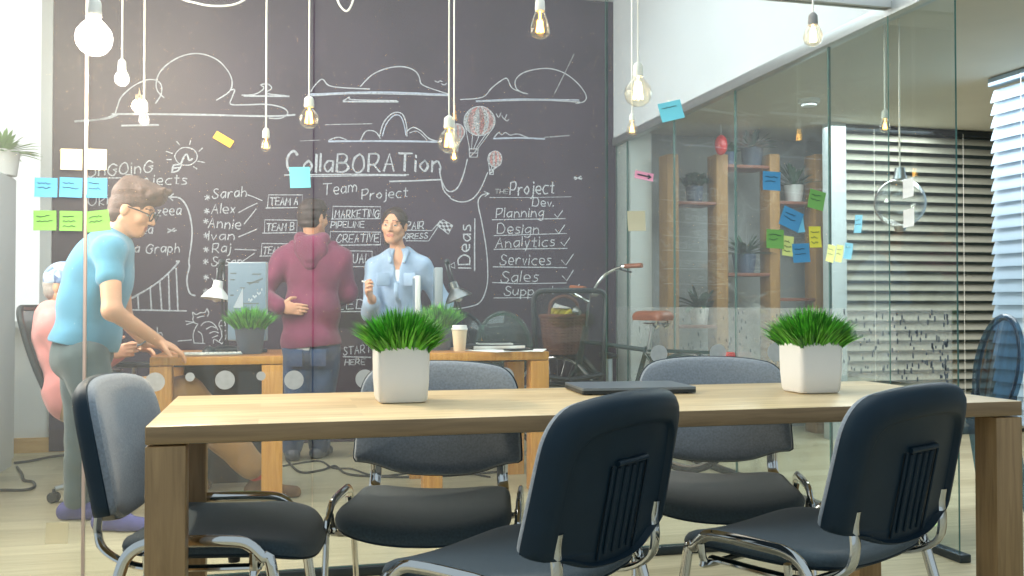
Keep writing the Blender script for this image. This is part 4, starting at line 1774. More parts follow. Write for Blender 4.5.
note('green tilted sticky note right of the topmost blue note', 816.5, 200, 18, 19, -13, GREEN)
note('strongly tilted blue sticky note in the middle of the shelf group', 791, 219, 23, 20, -22, BLUE)
note('small light blue note peeping from behind the tilted blue one', 800, 224, 9, 17, 6, LBLUE, lines=0).location.y += .002
note('green sticky note at the left end of the shelf group', 775, 239, 19, 19, -2, GREEN)
note('pale yellow note behind the green one in the shelf group', 788, 246, 12, 20, -6, PALE, lines=3).location.y += .002
note('bright yellow sticky note in the shelf group', 815, 237, 13, 21, 2, YEL, lines=3)
note('blue sticky note, lowest of the shelf group', 801, 253, 19, 19, 3, BLUE)
note('pale yellow narrow note, left one of the pair beside a light blue note', 831, 253.5, 8, 17, -12, PALE, 'side', lines=2)
note('pale yellow narrow note, right one of the pair beside a light blue note', 839.5, 253.5, 7, 17, -10, PALE, 'side', lines=2)
note('light blue narrow note right of the two pale yellow ones', 848.5, 251, 8, 16, -8, LBLUE, 'side', lines=1)
note('light blue narrow note before the beige blind, above the pale yellow pair', 858.5, 224, 7.5, 18, -5, LBLUE, 'side', lines=2)
note('white note on the side glass, upper one before the clear globe', 908.5, 188, 11, 19, 3, WHITE, 'side', lines=0)
note('white note on the side glass, lower one before the clear globe', 909, 218, 11, 18, 3, WHITE, 'side', lines=0)
note('cream sticky note low on the glass near the floor at the left', 57, 533, 21, 21, -2, CREAM, lines=0)
for px, py, lb in ((655, 547, 'pale green strip on the floor between the front chairs'), (934, 525, 'pale green strip on the floor by the right table leg')):
    c = PZ(px, py, .0)  # thin pale green strip laid flat on the floor
    o = MB().box((c.x, c.y, .001), (.085, .04, .0016), 0, Matrix.Rotation(.2, 3, 'Z')).build('floor_strip', pm('pale_green_strip', (206, 226, 150), .6, .05, 10))
    tag(o, lb, 'tape')

# ------------------------------------------------------------------ on the two oak tables
SCR, nt, out = newmat('screen_dashboard')
b = nd(nt, 'ShaderNodeBsdfPrincipled')
b.inputs['Base Color'].default_value = lin((104, 124, 140))
b.inputs['Roughness'].default_value = .35
b.inputs['Emission Color'].default_value = lin((120, 150, 168))
b.inputs['Emission Strength'].default_value = .16
nt.links.new(b.outputs[0], out.inputs['Surface'])
UI = emis('screen_marks', (226, 234, 236), .9)
UI2 = emis('screen_marks_soft', (190, 196, 190), .45)
GREYP = pm('grey_display_plastic', (150, 160, 168), .45, .05, 10)


def on(t, o):
    return o


# display facing us, charts on it
c = PD(247, 312, 5.15)
t = thing('display_screen', 'upright display with white charts behind the grey grass pot', 'monitor', (c.x, c.y, .75), R(-14 - 8))
Wd, Hd, z0 = .222, .43, .055
MB().box((0, .012, z0 + Hd / 2), (Wd, .03, Hd), .006).build('housing', GREYP, t)
scn = MB().b2((-Wd / 2 + .004, -.0046, z0 + .006), (Wd / 2 - .004, -.0035, z0 + Hd - .006)).build('screen', SCR, t)
mb = MB()
Y = -.0052


def bar(x, z, w, h, mi=0):
    mb.b2((x, Y, z), (x + w, Y + .0006, z + h), 0, mi)


for x, z, w in ((-.095, .42, .035), (-.095, .385, .025), (-.04, .34, .03), (.0, .37, .07), (.03, .415, .05), (-.095, .30, .02), (-.02, .255, .09), (.01, .20, .07)):
    bar(x, z, w, .006, 1)
for k in range(9):
    bar(-.075 + k * .006, .235, .005, .01 + .012 * k, 0)
for k in range(10):
    bar(.01 + k * .008, .262 + .006 * k + (.012 if k % 3 == 0 else 0), .007, .012, 0)
    bar(.012 + k * .008, .36 + .003 * k, .007, .01, 1)
for k in range(5):
    x = -.094 + k * .019
    ring = [(x + .006 * math.cos(a), Y, .168 + .010 * math.sin(a)) for a in np.linspace(0, 6.283, 13)[:-1]]
    mb.tube(ring, .0022, 5, closed=True)
bar(-.085, .228, .07, .002, 1)
mb.build('screen_charts', [UI, UI2], scn)
MB().box((.0, .03, .03), (.05, .02, .06), .004).build('stand_neck', M['steel'], t)
MB().box((.0, .02, .006), (.16, .12, .011), .004).build('stand_base', M['steel'], t)

# two slim displays seen edge-on
for px, pyt, d, w, mt, lb, yaw in ((416.5, 276, 5.52, .038, M['white_trim'], 'slim white display seen edge-on before the woman', 4), (438, 268, 5.56, .060, GREYP, 'slim grey display seen edge-on, right of the white one', 2)):
    p = PD(px, 345, d)
    zt = PD(px, pyt, d).z
    vd = math.atan2((p - CAM).y, (p - CAM).x)
    t = thing('display_screen', lb, 'monitor', (p.x, p.y, .75), vd - math.pi / 2 + R(yaw))
    MB().box((0, .0, (zt - .75 + .06) / 2), (w * .8, .22, zt - .75 - .06), .006).build('housing', mt, t)
    MB().b2((-w * .4 - .002, -.10, .075), (-w * .4 - .0005, .10, zt - .75 - .015)).build('screen', SCR, t)
    MB().box((.0, .03, .03), (.03, .05, .055), .004).build('stand_neck', M['steel'], t)
    MB().box((.02, .02, .006), (.10, .16, .011), .004).build('stand_base', M['steel'], t)


def desk_lamp(label, head, hd, tilt_to, base_xy, m_shade, m_arm, elbow):
    b = Vector((base_xy[0], base_xy[1], .75))
    t = thing('desk_lamp', label, 'lamp', b)
    MB().lathe([(0, 0), (.07, 0), (.072, .008), (.05, .018), (.012, .022), (0, .022)], (0, 0, 0), 24).build('base', m_arm, t)
    e = Vector(elbow) - b
    h = Vector(head) - b
    mb = MB()
    for o in (-.010, .010):
        mb.tube([Vector((o, 0, .02)), e + Vector((o, 0, 0))], .0055, 8)
    mb.sphere(e, .018, 12, 8)
    mb.build('lower_arm', m_arm, t)
    mb = MB()
    ax = Vector(tilt_to).normalized()
    neck = h - ax * .085
    for o in (-.010, .010):
        mb.tube([e + Vector((o, 0, 0)), neck + Vector((o, 0, 0))], .0055, 8)
    mb.sphere(neck, .016, 12, 8)
    mb.build('upper_arm', m_arm, t)
    rot = Vector((0, 0, 1)).rotation_difference(-ax).to_matrix()
    s = hd
    sh = MB().lathe([(.008, .095 * 1), (.026, .092), (.030, .05), (.045, .035), (s * .8, .012), (s, -.012), (s * .98, -.014), (s * .76, .008), (.04, .03), (.0, .04)], h, 28, rot=rot).build('lamp_shade', m_shade, t)
    MB().sphere(h + ax * .0, (.026, .026, .03), 14, 9, rot=rot).build('lamp_bulb', M['paper'], t)
    return t


desk_lamp('chrome desk lamp with its head lowered, right of the woman', PD(458, 297, 5.5), .085, (.35, -.1, -.9), (PD(458, 345, 5.5).x + .08, PD(458, 345, 5.5).y + .10), pm('worn_steel', (120, 124, 126), .3, .15, 20, metal=.9), M['dark_metal'], PD(447, 262, 5.55))
desk_lamp('desk lamp with a pale shade left of the chart display', PD(216, 297, 5.3), .082, (-.15, -.1, -1), (PD(226, 345, 5.35).x, PD(226, 345, 5.35).y), M['white_trim'], M['dark_metal'], PD(222, 262, 5.3))

# keyboard, mouse and papers on the first table
c = PD(190, 351, 5.0)
t = thing('keyboard', 'slim silver keyboard on the oak table by the leaning man', 'keyboard', (A0 + .27, AY0 + .14, .75), R(3))
MB().box((0, 0, .006), (.30, .11, .011), .003).build('case', M['alu'], t)
mb = MB()
for r_ in range(4):
    for k in range(13):
        mb.box((-.135 + k * .0225, -.038 + r_ * .025, .0125), (.019, .02, .004), .001)
mb.build('keys', M['paper'], t)
t = thing('mouse', 'dark computer mouse on the oak table behind the keyboard', 'computer mouse', (A0 + .25, AY0 + .32, .75))
MB().sphere((0, 0, .004), (.036, .062, .034), 20, 12).build('shell', M['black_plastic'], t)
MB().box((0, .035, .036), (.008, .018, .006), .002).build('scroll_wheel', M['steel'], t)
t.children[0].data.transform(Matrix.Identity(4))
for v in t.children[0].data.vertices:
    v.co.z = max(v.co.z, .001)
o = MB().box((A0 + .40, AY0 + .42, .760), (.26, .17, .016), .004, Matrix.Rotation(.15, 3, 'Z')).build('notebook', M['black_plastic'])
tag(o, 'black notebook lying at the back of the first oak table', 'notebook')

# paper cup
c = PD(459.5, 350, 5.12)
t = thing('paper_cup', 'cream paper coffee cup with a white lid on the oak table', 'cup', (c.x, c.y, .75))
MB().lathe([(0, 0), (.030, 0), (.031, .003), (.041, .118), (.0405, .12), (0, .12)], (0, 0, 0), 28).build('cup', pm('cream_card', (226, 208, 176), .7, .03, 10), t)
MB().lathe([(.0425, .114), (.0445, .116), (.0445, .124), (.040, .127), (.039, .139), (.036, .141), (.035, .136), (0, .135)], (0, 0, 0), 28).build('lid', M['paper'], t)
# papers, notebook, phone on the right table
for (x, y, w, h, r_, z, m, nm, lb, ct) in (
        (1.16, 5.02, .21, .29, .5, .7515, 'paper', 'paper_sheet', 'white sheet of paper at the table edge beside the paper cup', 'paper'),
        (1.34, 5.03, .21, .29, -.35, .7515, 'paper', 'paper_sheet', 'white sheet of paper hanging to the right corner of the oak table', 'paper')):
    o = MB().box((x, y, z), (w, h, .0016), 0, Matrix.Rotation(r_, 3, 'Z')).build(nm, M[m])
    tag(o, lb, ct)
t = thing('notebook', 'black closed notebook on the right oak table', 'notebook', (1.22, 5.30, .75), .1)
MB().b2((-.16, -.11, 0), (.16, .11, .024), .003).build('cover', M['black_plastic'], t)
MB().b2((-.155, -.112, .004), (.152, -.104, .020)).build('pages', M['paper'], t)
t = thing('tablet', 'white tablet lying on the black notebook', 'tablet', (1.22, 5.28, .7745), -.1)
MB().b2((-.10, -.07, 0), (.10, .07, .008), .003).build('case', M['paper'], t)
MB().b2((-.09, -.062, .008), (.09, .062, .0086)).build('screen', M['dark_metal'], t)
o = MB().box((1.29, 5.0, .7575), (.075, .15, .008), .003, Matrix.Rotation(-1.2, 3, 'Z')).build('phone', M['black_plastic'])
tag(o, 'black phone lying on papers at the right oak table', 'phone')
# ------------------------------------------------------------------ office chairs
MESH = veil('black_chair_mesh', (14, 20, 25), .50, .7, 500)
MESHG = veil('grey_chair_mesh', (60, 72, 80), .78, .7, 500)


def office_chair(label, x, y, facing, back_h=1.06, w=.44, mesh=MESH, frame=None, seat_z=.47, seatm=None, tilt=.10, spine=True):
    fr = frame or M['black_plastic']
    t = thing('office_chair', label, 'chair', (x, y, 0), facing - math.pi / 2)

    def bk(a, z, c=0):
        return Vector((a, -.23 - (z - seat_z) * tilt - .03 * math.sin((z - seat_z) * 5) + (a / (w / 2)) ** 2 * .03 + c, z))
    ol = roundpoly([(-w / 2 + .02, seat_z + .06), (w / 2 - .02, seat_z + .06), (w / 2, back_h), (-w / 2, back_h)], [.06, .06, .07, .07], 8)
    ol = resample(ol, 80)
    fo = MB().tube([bk(a, b) for a, b in ol], .017, 8, closed=True).build('back_frame', fr, t)
    mb = MB()
    n = 14
    vs, fs = [], []
    za, zb = seat_z + .065, back_h - .005
    for i in range(n + 1):
        z = za + (zb - za) * i / n
        hw = w / 2 - .02 + .02 * i / n
        # keep the sheet inside the rounded corners
        cut = 0
        for zc, sg in ((za, 1), (zb, -1)):
            dz = abs(z - zc)
            if dz < .06:
                cut = max(cut, .06 - math.sqrt(max(0, .06 ** 2 - (.06 - dz) ** 2)))
        for k in range(11):
            a = (hw - cut) * (-1 + 2 * k / 10)
            vs.append(bk(a, z, .003))
    for i in range(n):
        for k in range(10):
            o = i * 11 + k
            fs.append((o, o + 1, o + 12, o + 11))
    mb.add(vs, fs)
    mb.build('back_mesh', mesh, t)
    MB().tube(([bk(0, seat_z + .36, -.03), bk(0, seat_z + .2, -.05)] if spine else [bk(0, seat_z + .07, -.03)]) + [bk(0, seat_z + .05, -.06), (0, -.2, seat_z - .06), (0, 0, seat_z - .07)], .022, 10, smooth=4, ell=(.6, 1.5), up=(0, 1, 0)).build('spine', fr, t)
    lz = 0 if spine else -.10
    MB().tube([bk(-w / 2 + .01, seat_z + .22 + lz, -.005), bk(0, seat_z + .19 + lz, -.03), bk(w / 2 - .01, seat_z + .22 + lz, -.005)], .014, 8, smooth=5).build('lumbar_bar', fr, t)
    so = resample(roundpoly([(-.23, -.22), (.23, -.22), (.245, .22), (-.245, .22)], [.08, .08, .1, .1], 8), 60)
    MB().pad(so, [(.02, .03), (.6, .03), (.85, .028), (.95, .018), (1, -.01), (.97, -.03), (.5, -.04), (.02, -.04)], lambda a, b, c: (a, b, seat_z + c - max(0, b - .1) ** 2 * 1.5)).build('seat', seatm or M['fabric_dark'], t)
    for s in (-1, 1):
        mb = MB().tube([(s * .20, -.02, seat_z - .05), (s * .275, -.02, seat_z - .03), (s * .29, -.02, seat_z + .05), (s * .29, -.01, seat_z + .20)], .014, 8, smooth=4, ell=(.8, 1.5), up=(0, 1, 0))
        ar = mb.build('arm_post', M['steel'], t)
        MB().box((s * .29, .02, seat_z + .215), (.075, .25, .03), .012).build('arm_pad', M['black_plastic'], ar)
    MB().lathe([(0, seat_z - .04), (.06, seat_z - .04), (.06, seat_z - .075), (.028, seat_z - .08), (.028, .24), (.035, .238), (.035, .10), (.05, .095), (.05, .07), (0, .07)], (0, 0, 0), 18).build('gas_column', M['dark_metal'], t)
    MB().tube([(.03, 0, seat_z - .07), (.16, .05, seat_z - .085), (.21, .06, seat_z - .09)], .009, 8).build('height_lever', M['black_plastic'], t)
    for k in range(5):
        a = 2 * math.pi * k / 5 + .5
        c, s = math.cos(a), math.sin(a)
        lg = MB().tube([(c * .03, s * .03, .095), (c * .18, s * .18, .09), (c * .30, s * .30, .068)], [.024, .018, .013], 8, smooth=3).build('base_spoke', M['steel'], t)
        cm = MB()
        for o in (-.014, .014):
            rot = Matrix.Rotation(a + .6, 3, 'Z') @ Matrix.Rotation(R(90), 3, 'Y')
            cm.lathe([(0, -.009), (.024, -.009), (.0275, -.004), (.0275, .004), (.024, .009), (0, .009)], Vector((c * .305, s * .305, .0275)) + Matrix.Rotation(a + .6, 3, 'Z') @ Vector((o, 0, 0)), 16, rot=rot)
        cm.tube([(c * .305, s * .305, .027), (c * .305, s * .305, .07)], .007, 6)
        cm.build('castor', M['black_plastic'], lg)
    return t


office_chair('black mesh-backed office chair standing before the bicycle', 1.735, 5.62, R(-90 - 14 + 180 + 6), 1.085, .44, spine=False)
p = PD(66, 420, 4.95)
office_chair('office chair with grey mesh back under the seated person in pink', p.x + .235, p.y + .0, R(-14), .985, .46, MESHG, M['dark_metal'], .45, pm('grey_seat_fabric', (70, 92, 104), .9, .15, 120), tilt=.34)

# ------------------------------------------------------------------ bicycle
BG = pm('bicycle_green', (26, 52, 50), .3, .1, 20, coat=.6)
RUB = pm('tyre_rubber', (26, 28, 30), .8, .1, 30)
TAN = pm('tan_leather', (128, 72, 44), .45, .15, 18)
fh = Vector((1.83, 6.12, .345))
rh = Vector((2.38, 5.22, .345))
bd = (fh - rh)
bd.z = 0
bd = bd.normalized()
bn = Vector((-bd.y, bd.x, 0))    # to the rider's left
bike = thing('bicycle', 'dark green bicycle with tan saddle and wicker basket behind the office chair', 'bicycle', ((fh.x + rh.x) / 2, (fh.y + rh.y) / 2, 0))


def bp(x, z, y=0):
    """x along the bike from the rear hub, z height, y to the rider's left; the bike leans a little on its stand"""
    lean_ = .07
    return rh + bd * x + bn * (y - (z - .0) * lean_ + .02) + Vector((0, 0, z - .345 - .0 * y))


WB = 1.055


def wheel(hx, steer=0.0):
    rot = Matrix.Rotation(steer, 3, 'Z')
    dd = rot @ bd
    up_ = (Vector((0, 0, 1)) - bn * .07).normalized()
    c = bp(hx, .345)
    ringp = lambda r, n: [c + dd * (r * math.cos(a)) + up_ * (r * math.sin(a)) for a in np.linspace(0, 2 * math.pi, n + 1)[:-1]]
    tyre = MB().tube(ringp(.325, 48), .019, 8, closed=True).build('tyre', RUB, bike, True)
    MB().tube(ringp(.302, 48), .010, 6, closed=True).build('rim', M['steel'], tyre, True)
    mb = MB()
    ax = dd.cross(up_)
    for k in range(28):
        a = 2 * math.pi * k / 28
        o = ax * (.028 if k % 2 else -.028)
        mb.tube([c + o + (dd * math.cos(a + .3) + up_ * math.sin(a + .3)) * .02, c + (dd * math.cos(a) + up_ * math.sin(a)) * .30], .0014, 4)
    mb.build('spokes', M['steel'], tyre, True)
    MB().tube([c - ax * .05, c + ax * .05], .016, 10).build('hub', M['steel'], tyre, True)
    arc = [c + (dd * math.cos(a) + up_ * math.sin(a)) * .352 for a in np.linspace(R(18), R(172), 24)]
    MB().tube(arc, .022, 8, ell=(.35, 1.1), up=ax).build('mudguard', BG, bike, True)


wheel(0)
wheel(WB, .25)
SX = .28     # saddle along the bike
fr = MB()
bb = bp(.44, .28)
fr.tube([bb, bp(SX + .03, .74)], .016, 10)
fr.tube([bb, bp(.86, .60)], .019, 10)
fr.tube([bp(SX + .035, .72), bp(.83, .76)], .015, 10)
fr.tube([bp(.81, .86), bp(.875, .55)], .021, 10)
for s in (-.055, .055):
    fr.tube([bp(0, .345, s), bp(.40, .285, s * .6)], .010, 8)
    fr.tube([bp(0, .345, s), bp(SX + .03, .70, s * .2)], .009, 8)
fr.build('frame', BG, bike, True)
fk = MB()
for s in (-.055, .055):
    fk.tube([bp(.875, .56, s * .5), bp(.93, .45, s), bp(WB, .345, s)], .011, 8, smooth=3)
fk.build('fork', BG, bike, True)
MB().tube([bp(SX + .02, .70), bp(SX - .01, .885)], .0135, 10).build('seat_post', M['steel'], bike, True)
so = resample(roundpoly([(-.13, -.085), (-.02, -.07), (.15, -.02), (.15, .02), (-.02, .07), (-.13, .085)], [.06, .05, .02, .02, .05, .06], 6), 44)
sd = MB().pad(so, [(.02, .05), (.5, .05), (.8, .045), (.95, .03), (1, .01), (.96, -.01), (.5, -.012), (.02, -.012)], lambda a, b, c: bp(SX + a, .915 + c, b)).build('saddle', TAN, bike, True)
mb = MB()
for s in (-.05, .05):
    mb.tube([bp(SX - .08, .90, s), bp(SX - .09, .875, s), bp(SX - .07, .86, s), bp(SX - .05, .875, s)], .009, 6, closed=True)
mb.tube([bp(SX - .10, .885, -.05), bp(SX + .06, .885, 0), bp(SX - .10, .885, .05)], .005, 6)
mb.build('saddle_spring', M['chrome'], sd, True)
hb = MB()
stem = bp(.80, 1.02)
hb.tube([bp(.815, .85), stem], .012, 8)
for s in (-1, 1):
    hb.tube([stem, bp(.86, 1.08, s * .10), bp(.84, 1.15 - .05 * s, s * .20), bp(.74, 1.185 - .075 * s, s * .27), bp(.62, 1.185 - .08 * s, s * .285)], .011, 8, smooth=5)
hbo = hb.build('handlebar', M['chrome'], bike, True)
for s in (-1, 1):
    MB().tube([bp(.72, 1.186 - .076 * s, s * .274), bp(.59, 1.183 - .082 * s, s * .29)], .0165, 10).build('grip', TAN, hbo, True)
    MB().tube([bp(.76, 1.175 - .07 * s, s * .26), bp(.68, 1.155 - .07 * s, s * .24), bp(.64, 1.15 - .07 * s, s * .245)], .006, 6).build('brake_lever', M['black_plastic'], hbo, True)
MB().lathe([(0, -.01), (.035, -.005), (.040, .03), (.018, .06), (0, .062)], bp(.93, .95), 18, rot=(-bd).to_track_quat('Z', 'Y').to_matrix()).build('headlight', M['chrome'], bike, True)
MB().sphere(bp(.80, 1.075, -.06), (.03, .03, .022), 14, 8).build('bell', M['chrome'], bike, True)
rk = MB()
for s in (-.06, .06):
    rk.tube([bp(SX - .02, .72, s), bp(-.22, .72, s)], .007, 6)
    rk.tube([bp(-.12, .72, s), bp(0, .36, s * 1.1)], .006, 6)
for x in (.2, .08, -.05, -.22):
    rk.tube([bp(x, .72, -.06), bp(x, .72, .06)], .006, 6)
rk.build('luggage_rack', BG, bike, True)
MB().box(bp(-.27, .70), (.09, .05, .055), .012, Matrix.Rotation(math.atan2(bn.y, bn.x), 3, 'Z')).build('rear_light', pm('red_reflector', (206, 52, 44), .25, .05, 10), bike, True)
ch = MB()
rot = bn.to_track_quat('Z', 'Y').to_matrix()
ch.lathe([(.03, -.003), (.095, -.003), (.095, .003), (.03, .003)], bp(.44, .28, -.06), 28, rot=rot)
ch.tube([bp(.44, .28, -.075), bp(.50, .12, -.075)], .010, 8)
ch.tube([bp(.44, .28, .075), bp(.38, .44, .075)], .010, 8)
ch.tube([bp(.44, .28, -.08), bp(.44, .28, .08)], .014, 8)
ch.build('crankset', M['steel'], bike, True)
for (x, z, s) in ((.50, .12, -.13), (.38, .44, .13)):
    MB().box(bp(x, z, s), (.09, .09, .022), .004, Matrix.Rotation(math.atan2(bd.y, bd.x), 3, 'Z')).build('pedal', M['black_plastic'], bike, True)
MB().tube([bp(.30, .32, .05), bp(.22, .015, .20)], .009, 8).build('kickstand', M['steel'], bike, True)
# wicker basket hung on the bars
bc = bp(1.0, .80)
wk = pm('wicker', (120, 74, 56), .7, .3, 60, bump=.4, bscale=160)
mb = MB()


def bask(u, v, z):
    """u across, v along, corner rounding by superellipse"""
    return bc + bn * u + bd * v + Vector((0, 0, z))


def brow(z):
    k = .82 + .18 * z / .24
    return [(a * k, b * k) for a, b in resample(roundpoly([(-.15, -.10), (.15, -.10), (.15, .10), (-.15, .10)], .055, 6), 44)]


for j in range(13):
    z = j * .02
    mb.tube([bask(a, b, z - .12 + (.004 if i % 2 else -.004)) for i, (a, b) in enumerate(brow(z))], .0105, 6, closed=True)
for i in range(0, 44, 2):
    mb.tube([bask(*brow(z)[i], z - .12) for z in (0, .08, .16, .24)], .008, 6)
mb.tube([bask(a, b, .125) for a, b in brow(.25)], .015, 8, closed=True)
mb.add([bask(a, b, -.118) for a, b in brow(0)], [tuple(range(44))])
mb.tube([bask(-.15, 0, .13), bask(-.125, 0, .22), bask(0, 0, .26), bask(.125, 0, .22), bask(.15, 0, .13)], .011, 8, smooth=6)
mb.build('wicker_basket', wk, bike, True)
# fruit in it
YELF = pm('banana_skin', (206, 190, 62), .5, .15, 14)
for k in range(4):
    o = .047 * (k - 1.5)
    P = [bask(-.10, o, .08), bask(-.05, o, .135 + .006 * k), bask(.02, o, .15 + .004 * k), bask(.09, o, .115)]
    mb = MB().tube(P, [.010, .024, .025, .009], 10, smooth=5)
    b_ = mb.build('banana', YELF)
    tag(b_, 'yellow banana in the bicycle\'s wicker basket', 'banana', 'bananas in the wicker basket')
o = MB().prism([bask(-.06, -.06, .172), bask(.05, -.07, .176), bask(.06, .05, .18), bask(.0, .08, .21), bask(-.06, .05, .178)], (0, 0, .006)).build('paper_sheet', M['paper'])
tag(o, 'crumpled white paper lying on the bananas in the basket', 'paper')

# ------------------------------------------------------------------ clear plastic chairs
GH = glassmat('smoky_blue_acrylic', tint=(.34, .48, .58), haze=.03, boost=1.0)
GHG = glassmat('green_acrylic', tint=(.66, .84, .76), haze=.05, boost=1.8)


def ghost_chair(label, x, y, facing, m):
    t = thing('clear_plastic_chair', label, 'chair', (x, y, 0), facing - math.pi / 2, None)
    f = lambda a, z, c=0: Vector((a, -.21 - (z - .46) * .16 + c, z))
    n = 44
    ov = [(.185 * math.cos(q), .71 + .235 * math.sin(q)) for q in np.linspace(0, 2 * math.pi, n + 1)[:-1]]
    MB().pad(ov, [(.02, .006), (.9, .006), (1, 0), (.9, -.006), (.02, -.006)], f).build('back_panel', m, t)
    MB().tube([f(a * 1.02, z) for a, z in [(.185 * math.cos(q), .71 + .235 * math.sin(q)) for q in np.linspace(0, 2 * math.pi, n + 1)[:-1]]], .016, 10, closed=True).build('back_rim', m, t)
    so = resample(roundpoly([(-.19, -.2), (.19, -.2), (.23, .22), (-.23, .22)], [.06, .06, .1, .1], 8), 60)
    MB().pad(so, [(.02, .012), (.9, .012), (.98, .008), (1, 0), (.98, -.02), (.9, -.022), (.02, -.022)], lambda a, b, c: (a, b, .46 + c)).build('seat', m, t)
    for s in (-1, 1):
        MB().tube([f(s * .165, .60), f(s * .185, .50), (s * .185, -.225, .42), (s * .20, -.29, .0)], [.016, .02, .022, .015], 8, smooth=4).build('rear_leg', m, t)
        MB().tube([(s * .205, .19, .45), (s * .20, .20, .25), (s * .195, .21, .0)], [.026, .021, .014], 8).build('front_leg', m, t)
    return t


p = PD(998, 430, 4.3) + Vector((-.243, .06, 0))
ghost_chair('clear smoky blue plastic chair with oval back at the right edge', p.x, p.y, R(166), GH)
p = PD(513, 345, 6.2)
ghost_chair('clear green-tinted plastic chair behind the right oak table corner', p.x, p.y + .1, R(-95), GHG)
p = PD(471, 345, 6.62)
ghost_chair('clear smoky plastic chair behind the paper cup', p.x, p.y + .0, R(-85), GH)

# ------------------------------------------------------------------ shelves and plants in the side room
SHW = wood('shelf_upright_wood', (124, 88, 40), (166, 122, 62), 'Z', rough=.55)
SHB = wood('shelf_board_wood', (104, 58, 42), (142, 84, 60), 'X', rough=.5)
SY = 6.62
su = thing('shelving_unit', 'wooden shelving with staggered boards and potted plants in the side room', 'shelf', (PY(740, 200, SY).x, SY, 0))
ups = []
for a, b in ((664, 675.5), (713, 724.5), (766, 776), (811, 822)):
    xa, xb = PY(a, 200, SY).x, PY(b, 200, SY).x
    ups.append((xa, xb))
    MB().b2((xa, SY - .06, 0), (xb, SY + .10, PY(a, 155, SY).z), .004).build('upright', SHW, su, True)
zz = lambda py: PY(720, py, SY).z
SH = {}
for nm, i, py in (('a', 0, 205), ('b', 0, 327), ('c', 1, 167), ('d', 1, 275), ('e', 2, 202), ('f', 2, 300), ('g', 1, 372)):
    z = zz(py + 1)
    SH[nm] = z + .024
    MB().b2((ups[i][1], SY - .055, z), (ups[i + 1][0], SY + .20, z + .024), .003).build('shelf_board', SHB, su, True)


def leafy(mb, base, n, L, spread, w, rg, droop=.5, mi=0):
    for k in range(n):
        a = rg.uniform(0, 6.283)
        el = rg.uniform(.25, 1.35)
        ln = L * rg.uniform(.65, 1.1)
        d = Vector((math.cos(a) * math.cos(el), math.sin(a) * math.cos(el), math.sin(el)))
        sd_ = Vector((-math.sin(a), math.cos(a), 0)) * w * rg.uniform(.7, 1.2)
        vs = []
        for j in range(6):
            t = j / 5
            p = Vector(base) + d * (ln * t) - Vector((0, 0, droop * ln * t * t * math.cos(el))) + Vector((d.x, d.y, 0)) * spread * t * .2
            k_ = math.sin(math.pi * min(1, t * .92 + .08)) ** .7
            nrm = Vector((0, 0, .25 * w))
            if j in (0, 5):
                vs.append(p)
            else:
                vs += [p - sd_ * k_ + nrm, p, p + sd_ * k_ + nrm]
        fs = [(0, 1, 2), (0, 2, 3)]
        for j in range(3):
            o = 1 + 3 * j
            fs += [(o, o + 3, o + 4, o + 1), (o + 1, o + 4, o + 5, o + 2)]
        fs += [(10, 13, 11), (11, 13, 12)]
        mb.add(vs, fs, mi)


def shelf_plant(label, px, shelf, r, h, potm, kind, L, n, seed, name='potted_plant', y=None, cat='potted plant', z=None):
    yy = SY + .07 if y is None else y
    x = PY(px, 200, yy).x
    t = thing(name, label, cat, (x, yy, SH[shelf] if z is None else z))
    MB().lathe([(0, 0), (r * .74, 0), (r * .78, .004), (r * .98, h - .006), (r, h), (r * .9, h), (r * .88, h - .015), (0, h - .012)], (0, 0, 0), 24).build('pot', potm, t)
    rg = random.Random(seed)
    mb = MB()
    if kind == 'spiky':
        leafy(mb, (0, 0, h - .015), n, L, .4, .014, rg, .35)
    elif kind == 'fat':
        leafy(mb, (0, 0, h - .015), n, L, .3, .032, rg, .45)
    else:
        for k in range(n):
            a, q = rg.uniform(0, 6.28), rg.uniform(0, 1) ** .5
            el = rg.uniform(.1, 1.5)
            c = Vector((math.cos(a) * math.cos(el), math.sin(a) * math.cos(el), math.sin(el) * .8)) * L * (.55 + .45 * rg.random())
            leafy(mb, (c.x, c.y, h + c.z), 3, .045, .1, .012, rg, .2)
        for k in range(8):
            a = k * .8
            mb.tube([(0, 0, h - .02), (math.cos(a) * L * .5, math.sin(a) * L * .5, h + L * .6)], .003, 5)
    o = mb.build('leaves', M['leaf_dark'], t)
    o['kind'] = 'stuff'
    return t


shelf_plant('bushy small plant in a grey pot on the left upper shelf', 694.5, 'a', .072, .125, M['pot_grey'], 'bush', .11, 130, 1)
shelf_plant('succulent with fat leaves in a white pot on the left lower shelf', 699, 'b', .075, .13, M['pot_white'], 'fat', .24, 22, 2)
shelf_plant('spiky plant in a dark pot on the top middle shelf, beside a red ball', 752, 'c', .088, .15, M['pot_grey'], 'spiky', .19, 60, 3)
shelf_plant('spiky plant in a blue pot on the lower middle shelf', 744, 'd', .095, .15, M['pot_blue'], 'spiky', .21, 70, 4)
shelf_plant('upright spiky plant in a white pot on the right shelf', 794, 'e', .078, .14, M['pot_white'], 'spiky', .25, 44, 5)
p = PY(734, 166, SY + .0)
shelf_plant('small dark pot with a short plant beside the spiky plant on the top shelf', 730, 'c', .036, .10, M['pot_blue'], 'bush', .045, 24, 6, y=SY - .005)
p = PD(721, 145, 7.1)
t = thing('hanging_ornament', 'small glossy red ball ornament hanging beside the top shelf', 'ornament', p)
MB().sphere((0, 0, 0), (.048, .048, .078), 18, 12).build('ball', pm('glossy_red', (196, 40, 40), .2, .05, 10), t)
MB().tube([(0, 0, .076), (0, 0, 2.36 - p.z)], .002, 6).build('string', M['cord'], t)

